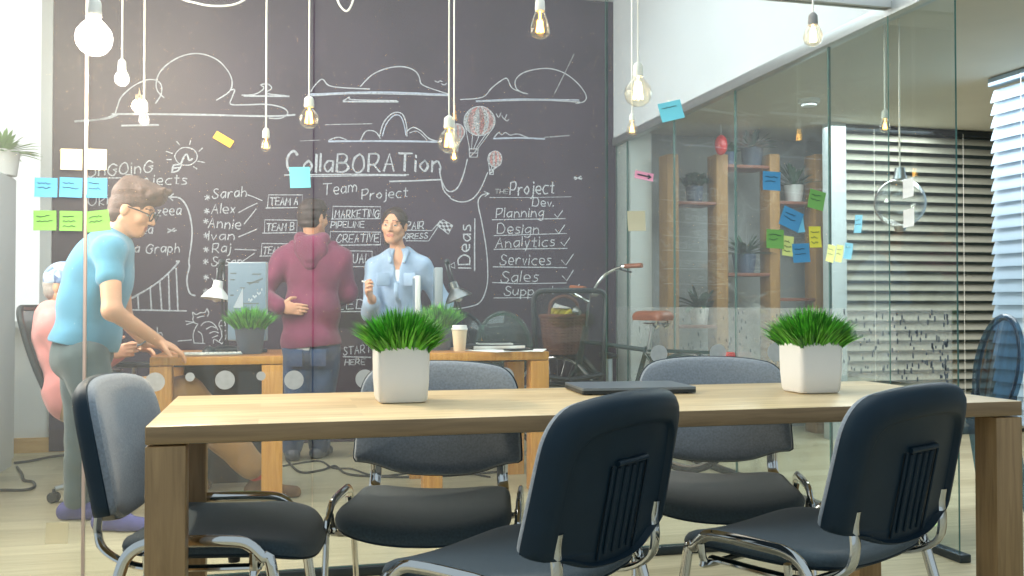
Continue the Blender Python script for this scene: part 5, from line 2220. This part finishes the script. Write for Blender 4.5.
p = PZ(809, 99.5, 2.36)
t = thing('smoke_detector', 'round white smoke detector on the side room ceiling', 'smoke detector', (p.x, p.y, 2.36))
MB().lathe([(0, -.045), (.045, -.045), (.052, -.03), (.068, -.022), (.072, 0), (0, 0)], (0, 0, 0), 26).build('body', M['white_trim'], t)
MB().lathe([(.053, -.032), (.0545, -.030), (.0545, -.026), (.053, -.024)], (0, 0, 0), 26).build('vent_ring', M['dark_metal'], t)

# ------------------------------------------------------------------ left edge: tall cabinet with a plant
q0 = PD(14, 465, 5.87)
cx = q0.x
zt = PD(8, 178, 5.87).z
t = thing('tall_cabinet', 'tall white cabinet at the left edge with a potted plant on top', 'cabinet', (cx - .12, q0.y - .3, 0))
MB().b2((-1.845, 5.62, 0), (cx - .012, q0.y, zt), .004).build('carcass', M['white_trim'], t, True)
MB().b2((cx - .012, 5.63, .05), (cx, q0.y - .006, zt - .01), .003).build('door', M['white_trim'], t, True)
px_ = PD(12, 178, 5.7)
pl = thing('potted_plant', 'leafy plant in a white pot on top of the tall cabinet', 'potted plant', (cx - .05, q0.y - .12, zt))
MB().lathe([(0, 0), (.075, 0), (.08, .004), (.098, .15), (.10, .155), (.09, .155), (.088, .135), (0, .138)], (0, 0, 0), 26).build('pot', M['pot_white'], pl)
mb = MB()
leafy(mb, (0, 0, .13), 90, .17, .5, .014, random.Random(9), .4)
mb.build('leaves', pm('fresh_leaf', (122, 160, 92), .5, .25, 20), pl)['kind'] = 'stuff'

# ------------------------------------------------------------------ cables on the floor
for lb, pts, r_ in (('black cable winding over the floor behind the maroon hoodie man\'s boots', [(286, 459), (300, 472), (322, 470), (335, 466), (345, 473), (365, 476), (420, 477), (470, 474), (520, 470)], .007),
                    ('second black cable crossing the floor near the boots', [(283, 466), (318, 461), (333, 468), (352, 469), (380, 476), (440, 470), (490, 477)], .006),
                    ('black cable along the skirting at the left', [(14, 463), (30, 461), (50, 457), (66, 455)], .008),
                    ('black cable looping over the floor by the tall cabinet', [(17, 467), (22, 474), (24, 480), (33, 482), (34, 487), (24, 490), (4, 490), (-14, 491)], .008)):
    P = [PZ(x, y, r_) for x, y in pts]
    o = MB().tube(P, r_, 8, smooth=6).build('floor_cable', M['cable'])
    tag(o, lb, 'cable', 'cables on the floor')
# small plug hanging under the first table
c = PD(246, 372, 5.3)
t = thing('hanging_plug', 'small white plug hanging on a black wire under the first oak table', 'plug', c)
MB().lathe([(0, -.03), (.014, -.026), (.016, 0), (.008, .018), (0, .02)], (0, 0, 0), 14).build('plug', M['paper'], t)
MB().tube([(0, 0, .018), (0, .01, .708 - c.z)], .004, 6).build('wire', M['cable'], t)
# ------------------------------------------------------------------ chalk writing and drawings
def chalkmat(name, c, dens):
    m, nt, out = newmat(name)
    b = nd(nt, 'ShaderNodeBsdfDiffuse')
    b.inputs['Color'].default_value = lin(c)
    tr = nd(nt, 'ShaderNodeBsdfTransparent')
    tc = nd(nt, 'ShaderNodeTexCoord')
    nz = nd(nt, 'ShaderNodeTexNoise')
    nz.inputs['Scale'].default_value = 90
    nz.inputs['Detail'].default_value = 4
    mr = nd(nt, 'ShaderNodeMapRange')
    mr.inputs['From Min'].default_value = .3
    mr.inputs['From Max'].default_value = .7
    mr.inputs['To Min'].default_value = max(0, dens - .3)
    mr.inputs['To Max'].default_value = min(1, dens + .3)
    mx = nd(nt, 'ShaderNodeMixShader')
    lk = nt.links.new
    lk(tc.outputs['Object'], nz.inputs['Vector'])
    lk(nz.outputs['Fac'], mr.inputs['Value'])
    lk(mr.outputs[0], mx.inputs['Fac'])
    lk(tr.outputs[0], mx.inputs[1])
    lk(b.outputs[0], mx.inputs[2])
    lk(mx.outputs[0], out.inputs['Surface'])
    return m


CHW = chalkmat('white_chalk', (220, 224, 232), .72)
CHF = chalkmat('faint_chalk', (226, 230, 234), .45)
CHR = chalkmat('red_chalk', (226, 140, 136), .55)
CHB = chalkmat('bluish_chalk', (206, 216, 236), .75)
UPPER = {
    'A': '04 3e 64|18 58', 'B': '04 0e|~0e 4e 6c 49 09|~09 59 76 44 04', 'C': '~7c 4e 1b 07 24 54 76', 'D': '04 0e|~0e 4e 79 54 04',
    'E': '6e 0e 04 64|09 59', 'F': '6e 0e 04|09 59', 'G': '~7c 4e 1b 07 24 54 77|77 49 79', 'H': '04 0e|74 7e|09 79', 'I': '04 0e',
    'J': '~5e 57 34 16', 'K': '04 0e|6e 09 64', 'L': '0e 04 64', 'M': '04 1e 48 7e 84', 'N': '04 0e 64 6e', 'O': '~4e 1c 07 24 54 77 6c 4e',
    'P': '04 0e|~0e 5e 6b 48 08', 'R': '04 0e|~0e 5e 6b 48 08|38 74', 'S': '~6d 3e 1c 39 67 54 14 06', 'T': '0e 8e|4e 44', 'U': '~0e 07 34 67 6e',
    'V': '0e 34 6e', 'W': '0e 24 4a 64 8e', 'X': '0e 64|04 6e', 'Y': '0e 39 6e|39 34', 'Z': '0e 6e 04 64'}
LOWER = {
    'a': '~5a 2a 07 24 57|5a 54', 'b': '0e 04|~09 3a 57 34 05', 'c': '~5a 2a 07 24 54', 'd': '5e 54|~59 2a 07 24 56', 'e': '~07 57 4a 1a 07 24 54',
    'f': '~4d 2e 24|0a 4a', 'g': '~5a 2a 07 25 57|~5a 52 30 01', 'h': '0e 04|~08 3a 57 54', 'i': '0a 04|0d 0c', 'j': '~2a 22 00|2d 2c', 'k': '0e 04|4a 07 44',
    'l': '0e 04', 'm': '0a 04|~08 2a 48 44|~48 6a 88 84', 'n': '0a 04|~08 3a 57 54', 'o': '~3a 07 34 57 3a', 'p': '0a 00|~09 3a 57 34 05', 'r': '0a 04|~07 2a 4a',
    's': '~4a 1a 18 37 45 24 04', 't': '2d 24 44|0a 4a', 'u': '~0a 06 24 57|5a 54', 'v': '0a 24 4a', 'x': '0a 44|04 4a', 'y': '0a 24|4a 10', 'z': '0a 4a 04 44',
    '.': '04 05', '*': '05 4a|0a 45|07 57', '?': '~0c 2e 4c 28 26|24 25', 'L': '~04 1c 3e 4c 26 24 54'}
FONT = dict(LOWER)
FONT.update(UPPER)
BZ = BY - .0025
crg = random.Random(5)


def bpt(x, y, dz=0):
    return PY(x, y, BZ - dz)


class Chalk:
    """flat strokes lying on the board; coordinates are where they meet the board"""
    cnt = 0

    def __init__(s, w=1.5):
        s.mb = MB()
        s.w = w
        Chalk.cnt += 1
        s.off = .0002 * (Chalk.cnt % 9)

    def pl(s, pts, w=None, smooth=4, mi=0, jit=.25, closed=False):
        w = (w or s.w) * .0060
        P = [Vector((x + crg.uniform(-jit, jit), y + crg.uniform(-jit, jit), 0)) for x, y in pts]
        if smooth and len(P) > 2:
            P, _ = crom(P, smooth, closed)
            if closed:
                P.append(P[0])
        elif closed:
            P.append(P[0])
        Q = [bpt(p.x, p.y, s.off) for p in P]
        n = len(Q)
        vs = []
        for i, q in enumerate(Q):
            t = Q[min(i + 1, n - 1)] - Q[max(i - 1, 0)]
            if t.length < 1e-7:
                t = Vector((1, 0, 0))
            t.normalize()
            nn = Vector((-t.z, 0, t.x))
            ww = w * .5 * crg.uniform(.8, 1.15)
            e = t * w * .4 if i in (0, n - 1) else Vector((0, 0, 0))
            if i == 0:
                e = -e
            vs += [q + nn * ww + e, q - nn * ww + e]
        s.mb.add(vs, [(2 * i, 2 * i + 1, 2 * i + 3, 2 * i + 2) for i in range(n - 1)], mi)
        return s

    def fill(s, pts, mi=0):
        s.mb.add([bpt(x, y, s.off + .0004) for x, y in pts], [tuple(range(len(pts)))], mi)
        return s

    def text(s, t, x0, y0, x1, y1, h, w=None, slant=.12, double=False):
        """text from (x0,y0) to (x1,y1) along its base line, capital height h pixels"""
        adv = []
        for ch in t:
            if ch == ' ':
                adv.append((None, 5))
                continue
            g = FONT.get(ch, '04 0e')
            strokes = []
            mx = 0
            for st in g.split('|'):
                sm = st[0] == '~'
                pt = [(int(k[0], 16), int(k[1], 16) - 4) for k in st.lstrip('~').split()]
                mx = max(mx, max(p[0] for p in pt))
                strokes.append((sm, pt))
            adv.append((strokes, mx + 2.6))
        tot = sum(a for _, a in adv) - 2.6
        L = math.hypot(x1 - x0, y1 - y0)
        ux, uy = (x1 - x0) / L, (y1 - y0) / L
        kx = L / tot
        ky = h / 10.0
        x = 0
        for strokes, a in adv:
            if strokes:
                dy = crg.uniform(-.05, .05) * h
                for sm, pt in strokes:
                    P = []
                    for (gx, gy) in pt:
                        u = (x + gx) * kx + slant * gy * ky
                        v = gy * ky + dy
                        P.append((x0 + ux * u + uy * v, y0 + uy * u - ux * v))
                    s.pl(P, w, 4 if sm else 0, jit=.3)
                    if double:
                        s.pl([(px + .8, py + .5) for px, py in P], w, 4 if sm else 0, jit=.3)
            x += a
        return s

    def build(s, name, mats=None, label=None):
        o = s.mb.build(name, mats or [CHW], board, True, smooth=False)
        if label:
            o['label'] = label
        return o


def Zf(ox, oy, k):
    return lambda pts: [(ox + x / k, oy + y / k) for x, y in pts]


z1 = Zf(50, 0, 3.6)
c = Chalk(1.5)
c.pl(z1([(90, 438), (160, 432), (225, 415), (240, 395), (255, 350), (300, 310), (350, 288), (385, 290), (402, 310), (400, 340), (380, 372)]))
c.pl(z1([(410, 352), (388, 330), (383, 300), (395, 260), (430, 225), (480, 200), (540, 193), (600, 215), (640, 255), (655, 295), (645, 330), (600, 360)]))
c.pl(z1([(650, 325), (665, 322), (655, 350), (650, 375), (700, 378), (780, 375), (840, 388), (855, 408), (830, 425), (790, 425)]))
c.pl(z1([(225, 410), (500, 412), (780, 418), (880, 414)]), 2.4).pl(z1([(90, 437), (200, 428), (240, 414)]), 1.8)
c.pl(z1([(260, 452), (390, 450)]), 2.2)
c.build('chalk_cloud')
c = Chalk(1.3)
c.pl(z1([(690, 342), (740, 338), (770, 318), (760, 305), (785, 302), (797, 318), (780, 335), (850, 345)])).pl(z1([(700, 345), (860, 346)]), 2)
c.build('chalk_cloud')
z3 = Zf(260, 50, 3.84)
c = Chalk(1.4)
c.pl(z3([(195, 160), (215, 130), (240, 112), (262, 135), (310, 145), (420, 150)]))
c.pl(z3([(385, 140), (430, 95), (490, 70), (550, 65), (595, 80), (612, 105), (618, 128), (650, 145), (720, 168)]))
c.pl(z3([(190, 170), (400, 163), (560, 165), (725, 172)]), 2.2, mi=1).pl(z3([(195, 176), (400, 168), (720, 175)]), 1.2)
c.pl(z3([(320, 195), (345, 180), (355, 190), (525, 195)])).pl(z3([(320, 198), (530, 198)]), 1.8)
c.pl(z3([(672, 118), (683, 124), (690, 118), (700, 122)]), 1).pl(z3([(698, 130), (708, 135), (716, 128)]), 1)
c.build('chalk_cloud', [CHW, CHB])
c = Chalk(1.4)
c.pl(z3([(265, 345), (300, 335), (330, 345)])).pl(z3([(265, 350), (480, 350), (685, 353)]), 2.2, mi=1)
c.pl(z3([(388, 345), (403, 315), (425, 309), (445, 316), (462, 340)]))
c.pl(z3([(460, 330), (475, 280), (510, 243), (545, 245), (562, 290), (565, 330)])).pl(z3([(470, 330), (485, 285), (515, 252), (540, 255), (555, 290), (560, 325)]), mi=1)
c.pl(z3([(565, 310), (590, 298), (620, 312), (650, 340), (690, 352)])).pl(z3([(575, 318), (605, 312), (640, 345)]), 1)
c.build('chalk_cloud', [CHW, CHB])
z4 = Zf(440, 50, 4.115)
c = Chalk(1.4)
c.pl(z4([(85, 203), (175, 195), (215, 155), (265, 118), (280, 125), (295, 155), (325, 170), (360, 180)]))
c.pl(z4([(345, 178), (315, 160), (310, 125), (340, 95), (400, 78), (460, 78), (520, 100), (570, 140), (600, 185), (595, 210), (560, 220)]))
c.pl(z4([(150, 210), (330, 203), (570, 206)]), 2.2, mi=1).pl(z4([(160, 213), (400, 206), (575, 214)]), 1.4)
c.build('chalk_cloud', [CHW, CHB])
c = Chalk(1.2)
c.pl(z4([(222, 362), (240, 340), (255, 350), (270, 340), (290, 350), (320, 345), (360, 360)])).pl(z4([(222, 364), (330, 362), (430, 366)]), 2, mi=1)
c.pl(z4([(430, 360), (530, 352)]), 1.6, mi=2)
c.build('chalk_cloud', [CHW, CHB, CHF])
c = Chalk(1)
c.pl(z4([(232, 262), (242, 278), (252, 258)])).pl(z4([(255, 272), (265, 285), (275, 266)])).pl(z4([(268, 288), (276, 292), (284, 284)]))
c.build('chalk_birds')
c = Chalk(1)
c.pl(z4([(470, 180), (510, 100), (552, 15)]), 1.2)
c.pl(z3([(155, 350), (230, 346)])).pl(z3([(250, 286), (430, 284)]))
c.build('faint_chalk_streak', [CHF])


def balloon(cx, cy, rx, ry, bx, by, bw, bh):
    c = Chalk(1.1)
    E = [(cx + rx * math.cos(a), cy + ry * math.sin(a)) for a in np.linspace(0, 6.283, 19)[:-1]]
    c.fill(E, 1)
    for u0, u1 in ((-.75, -.35), (.0, .32), (.62, .9)):
        c.fill([(cx + rx * u * math.cos(v), cy + ry * math.sin(v)) for v in np.linspace(-1.3, 1.2, 7) for u in (u0,)] + [(cx + rx * u1 * math.cos(v), cy + ry * math.sin(v)) for v in np.linspace(1.2, -1.3, 7)], 2)
    c.pl(E, 1.2, 2, closed=True)
    for u in (-.6, -.2, .2, .6):
        c.pl([(cx + rx * u * math.cos(v), cy + ry * math.sin(v)) for v in np.linspace(-1.45, 1.35, 7)], .8)
    for u in (-.9, -.45, .0, .45, .9):
        c.pl([(cx + rx * u, cy + ry * math.sqrt(max(0, 1 - u * u)) * .9 + 1), (bx + bw * .5 * u, by)], .9, 0)
    c.pl([(bx - bw / 2, by), (bx + bw / 2, by), (bx + bw * .42, by + bh), (bx - bw * .42, by + bh), (bx - bw / 2, by)], 1.3, 0)
    c.pl([(bx - bw / 2, by + bh * .5), (bx + bw / 2, by + bh * .5)], 1, 0).pl([(bx - bw * .4, by + bh), (bx + bw * .4, by)], .9, 0)
    c.build('chalk_balloon', [CHW, CHF, CHR])


balloon(479.5, 121, 15.5, 14.5, 473.5, 149, 9, 8)
balloon(457, 132, 7.5, 8, 456, 147, 4, 4)
balloon(495, 159, 7, 8, 491.5, 170, 4, 4.5)
z5 = Zf(440, 170, 4.116)
c = Chalk(1.5)
c.pl(z3([(690, 468), (700, 510), (725, 543), (755, 532), (780, 485), (797, 420)]))
c.pl(z3([(688, 455), (705, 535), (730, 565)] ) + z5([(45, 118), (85, 132), (130, 120), (165, 80), (195, 12)]))
c.build('chalk_balloon_string')
c = Chalk(1.5)
c.pl(z5([(200, 97), (172, 104), (156, 135), (170, 210), (188, 310), (196, 400), (192, 480), (165, 545), (110, 566), (50, 573)]))
c.pl(z5([(182, 88), (202, 97), (186, 108)]), 1.3, 0)
c.pl(z5([(205, 112), (350, 113), (540, 110)]), .8, 0)
c.build('chalk_arrow')
z2 = Zf(50, 130, 3.6)
z7 = Zf(90, 240, 5.235)
c = Chalk(1.8)
c.pl(z2([(428, 242), (470, 246), (498, 290), (512, 370), (500, 470)]) + z7([(520, 140), (508, 200), (512, 250), (527, 282), (550, 290)]))
c.pl(z2([(444, 230), (427, 242), (442, 254)]), 1.5, 0)
c.build('chalk_arrow')

# the big title
c = Chalk(1.5)
c.pl(z3([(143, 402), (130, 388), (112, 400), (104, 430), (112, 462), (140, 468), (165, 458)]), 3)
c.build('chalk_title_initial')
c = Chalk(1.5)
tl = z3([(165, 465), (690, 463)])
c.text('ollaBORATion', tl[0][0], tl[0][1] + .5, tl[1][0], tl[1][1], 17.5, 1.6, .06, double=True)
c.build('chalk_title')
c = Chalk(1.5)
c.pl(z3([(95, 480), (330, 478), (570, 478)]), 1.6, 0).pl(z3([(150, 485), (450, 483), (560, 482)]), 1.3, 0).pl(z3([(500, 505), (600, 502), (697, 498)]), 1.9, 0)
c.build('chalk_underline')


def words(items, name='chalk_lettering', w=1.25, mats=None):
    for it in items:
        zf, t, x0, y0, x1, y1, h = it[:7]
        p, q = zf([(x0, y0), (x1, y1)])
        k = zf([(0, 0), (1, 0)])
        c = Chalk(w)
        c.text(t, p[0], p[1], q[0], q[1], h * (k[1][0] - k[0][0]), it[7] if len(it) > 7 else None)
        c.build(name, mats)


z6 = Zf(180, 180, 4.655)
z8 = Zf(320, 280, 4.8)
z9 = Zf(350, 195, 4.27)
words([
    (z5, 'Project', 288, 103, 468, 92, 50, 1.7), (z5, 'Dev.', 380, 148, 465, 150, 32),
    (z5, 'Planning', 230, 196, 425, 192, 38), (z5, 'Design', 234, 262, 405, 261, 40), (z5, 'Analytics', 230, 318, 470, 312, 40),
    (z5, 'Services', 245, 391, 455, 389, 42), (z5, 'Sales', 250, 460, 402, 459, 42), (z5, 'Support', 264, 515, 470, 512, 36),
    (z2, 'OnGOinG', 132, 168, 368, 150, 40, 1.5), (z2, 'Projects', 270, 196, 490, 194, 34), (z2, 'Ukit', 138, 272, 235, 266, 36),
    (z2, 'BOozeea', 300, 310, 470, 305, 34), (z2, 'a Graph', 304, 442, 465, 440, 32),
    (z2, 'Mea', 300, 374, 368, 374, 34), (z2, '*', 425, 372, 455, 368, 26, 1.5),
    (z2, 'Sarah', 584, 246, 706, 240, 34), (z2, 'Alex', 582, 300, 664, 298, 32), (z2, 'Annie', 570, 352, 684, 355, 34),
    (z2, 'Ivan', 570, 397, 662, 395, 32), (z2, 'Raj', 584, 441, 648, 441, 32), (z2, 'Susan', 582, 489, 690, 486, 32), (z2, 'Jil', 580, 546, 625, 540, 44),
    (z6, 'TEAM A', 416, 117, 548, 115, 34), (z6, 'TEAM B', 402, 236, 530, 234, 34), (z6, 'TEAM C', 386, 345, 505, 345, 34),
    (z3, 'Team', 242, 555, 370, 545, 42), (z3, 'Project', 390, 574, 566, 562, 36),
    (z6, 'MARKETING', 720, 174, 925, 172, 34), (z6, 'PIPELINE', 702, 222, 855, 220, 28), (z6, 'CREATIVE', 728, 290, 922, 288, 36), (z6, 'VISUAL', 740, 386, 880, 384, 42),
    (z8, 'NEED', 30, 142, 213, 136, 42), (z8, 'START', 112, 360, 245, 346, 36), (z8, 'HERE', 120, 407, 213, 404, 25),
    (z9, 'REPAIR', 190, 146, 314, 145, 30), (z9, 'PROGRESS', 170, 190, 330, 184, 22),
])
words([(z5, 'THE', 225, 97, 278, 96, 18, .9)], mats=[CHF])
# sideways word
c = Chalk(1.7)
a, b = z5([(124, 403), (124, 228)])
c.text('IDeas', a[0], a[1], b[0], b[1], 11.5, 1.8, .0)
c.build('chalk_lettering')
c = Chalk(1.6)
c.pl(z5([(143, 200), (142, 310), (143, 415)]), 1.6, 0)
c.build('chalk_underline')
for pts in ([(215, 205), (515, 200)], [(222, 271), (520, 262)], [(222, 326), (522, 322)], [(218, 399), (522, 402)], [(215, 463), (330, 468), (520, 465)], [(222, 527), (400, 524)]):
    Chalk(1.1).pl(z5(pts), None, 0).build('chalk_underline')
for x, y, k in ((472, 183, 1), (475, 245, 1.2), (498, 298, 1.1), (500, 370, 1.5), (504, 435, 1.4), (548, 483, .8)):
    Chalk(1.2).pl(z5([(x, y), (x + 12 * k, y + 14 * k), (x + 32 * k, y - 16 * k)]), None, 0).build('chalk_check_mark')
Chalk(1.3).pl(z5([(555, 28), (582, 40)]), None, 0).pl(z5([(555, 40), (580, 26)]), None, 0).pl(z5([(552, 34), (584, 33)]), None, 0).build('chalk_cross_mark')
Chalk(1.5).pl(z2([(130, 173), (255, 172)]), None, 0).build('chalk_underline')
for pts in ([(712, 234), (735, 242), (764, 255)], [(680, 297), (712, 280), (745, 264)], [(700, 337), (742, 285)], [(680, 385), (745, 357)], [(665, 430), (742, 432)], [(690, 475), (735, 445)]):
    Chalk(1.2).pl(z2(pts), None, 0).build('chalk_connector')
for x, y in ((566, 243), (564, 292), (562, 328), (562, 380), (562, 430), (560, 474), (562, 530), (560, 580)):
    c = Chalk(1.3)
    for a in range(3):
        q = a * 1.047 + .3
        c.pl(z2([(x - 9 * math.cos(q), y - 9 * math.sin(q)), (x + 9 * math.cos(q), y + 9 * math.sin(q))]), None, 0)
    c.build('chalk_star')
for x0, y0, x1, y1, zf in ((408, 68, 570, 128, z6), (392, 185, 545, 245, z6), (378, 296, 515, 352, z6), (710, 122, 935, 180, z6), (697, 240, 935, 302, z6), (770, 330, 895, 402, z6)):
    Chalk(1.1).pl(zf([(x0, y1), (x0 + 3, y0), (x1, y0 + 2), (x1 - 2, y1), (x0 - 8, y1 + 2)]), None, 0).build('chalk_box')
Chalk(1.3).pl(z8([(60, 152), (270, 150)]), None, 0).build('chalk_underline')
Chalk(1.6).pl(z8([(110, 368), (245, 372)]), None, 0).build('chalk_underline')
c = Chalk(1.1)
c.pl(z9([(240, 151), (350, 153), (384, 110)]), None, 0).pl(z9([(240, 196), (335, 196), (374, 140)]), None, 0)
c.build('chalk_underline')
c = Chalk(1)
fl = z9([(372, 130), (396, 106), (440, 130), (420, 166)])
c.pl(fl + [fl[0]], 1.2, 0)
A_, B_, C_, D_ = [Vector(p + (0,)) for p in fl]
for i in range(4):
    for j in range(4):
        if (i + j) % 2 == 0:
            q = lambda u, v: A_.lerp(B_, u).lerp(D_.lerp(C_, u), v)
            c.fill([(q(u, v).x, q(u, v).y) for u, v in ((i / 4, j / 4), ((i + 1) / 4, j / 4), ((i + 1) / 4, (j + 1) / 4), (i / 4, (j + 1) / 4))])
c.build('chalk_checkered_flag')
c = Chalk(1.2)
c.pl(z9([(424, 303), (446, 288), (448, 312), (424, 303)]), None, 0)
c.build('chalk_arrow_head')

# light bulb drawing
c = Chalk(1.2)
E = [(490 + 40 * math.cos(a), 95 + 32 * math.sin(a)) for a in np.linspace(0, 6.283, 17)[:-1]]
c.pl(z2(E), None, 2, closed=True)
c.pl(z2([(440, 150), (446, 128), (470, 122), (480, 100), (492, 88), (500, 110), (512, 104)]), 2).pl(z2([(438, 152), (460, 146), (472, 128)]), 1.8).pl(z2([(445, 138), (466, 134)]), 1.6)
for a, b in (((418, 77), (440, 84)), ((420, 106), (438, 106)), ((457, 42), (466, 54)), ((506, 38), (503, 52)), ((548, 66), (536, 76)), ((556, 117), (532, 113)), ((528, 140), (516, 132))):
    c.pl(z2([a, b]), None, 0)
c.build('chalk_light_bulb')
# growth graph
c = Chalk(2.0)
c.pl(z7([(165, 328), (230, 298), (300, 258), (350, 225), (400, 185), (440, 142), (466, 112)]), 2.1)
c.pl(z7([(452, 132), (462, 122), (466, 110), (452, 112)]), 2.2, 0)
for x0, y0, x1 in ((208, 325, 208), (250, 292, 254), (314, 250, 322), (364, 222, 376), (410, 178, 416), (452, 148, 460)):
    c.pl(z7([(x0, y0), (x1, 363)]), 1.8, 0)
c.pl(z7([(180, 366), (350, 367), (502, 370)]), 2.0, 0)
c.build('chalk_growth_graph')
# cat
c = Chalk(1.2)
for pts in ([(540, 402), (536, 376), (556, 390), (578, 380), (603, 378), (612, 358), (622, 382)], [(540, 402), (538, 420), (548, 434), (564, 440)], [(500, 424), (540, 430)], [(506, 442), (540, 432)],
            [(564, 440), (548, 470), (540, 505), (545, 540)], [(566, 480), (586, 496), (592, 540)], [(560, 408), (580, 400), (596, 398)], [(622, 382), (616, 398)],
            [(580, 450), (600, 432), (632, 428), (655, 448), (668, 470)], [(610, 466), (636, 452), (656, 460)], [(625, 490), (650, 478), (672, 486)], [(640, 512), (668, 500)],
            [(692, 542), (712, 510), (714, 460), (700, 424), (684, 424), (676, 444), (686, 474), (690, 506), (676, 530)], [(684, 450), (708, 446)], [(690, 478), (712, 474)], [(692, 504), (712, 500)],
            [(545, 540), (600, 542)], [(646, 540), (650, 520), (672, 530), (690, 542)], [(460, 530), (530, 524)]):
    c.pl(z7(pts))
c.pl(z7([(352, 456), (354, 490), (352, 508)])).pl(z7([(354, 488), (372, 484), (380, 500)]))
c.build('chalk_cat')
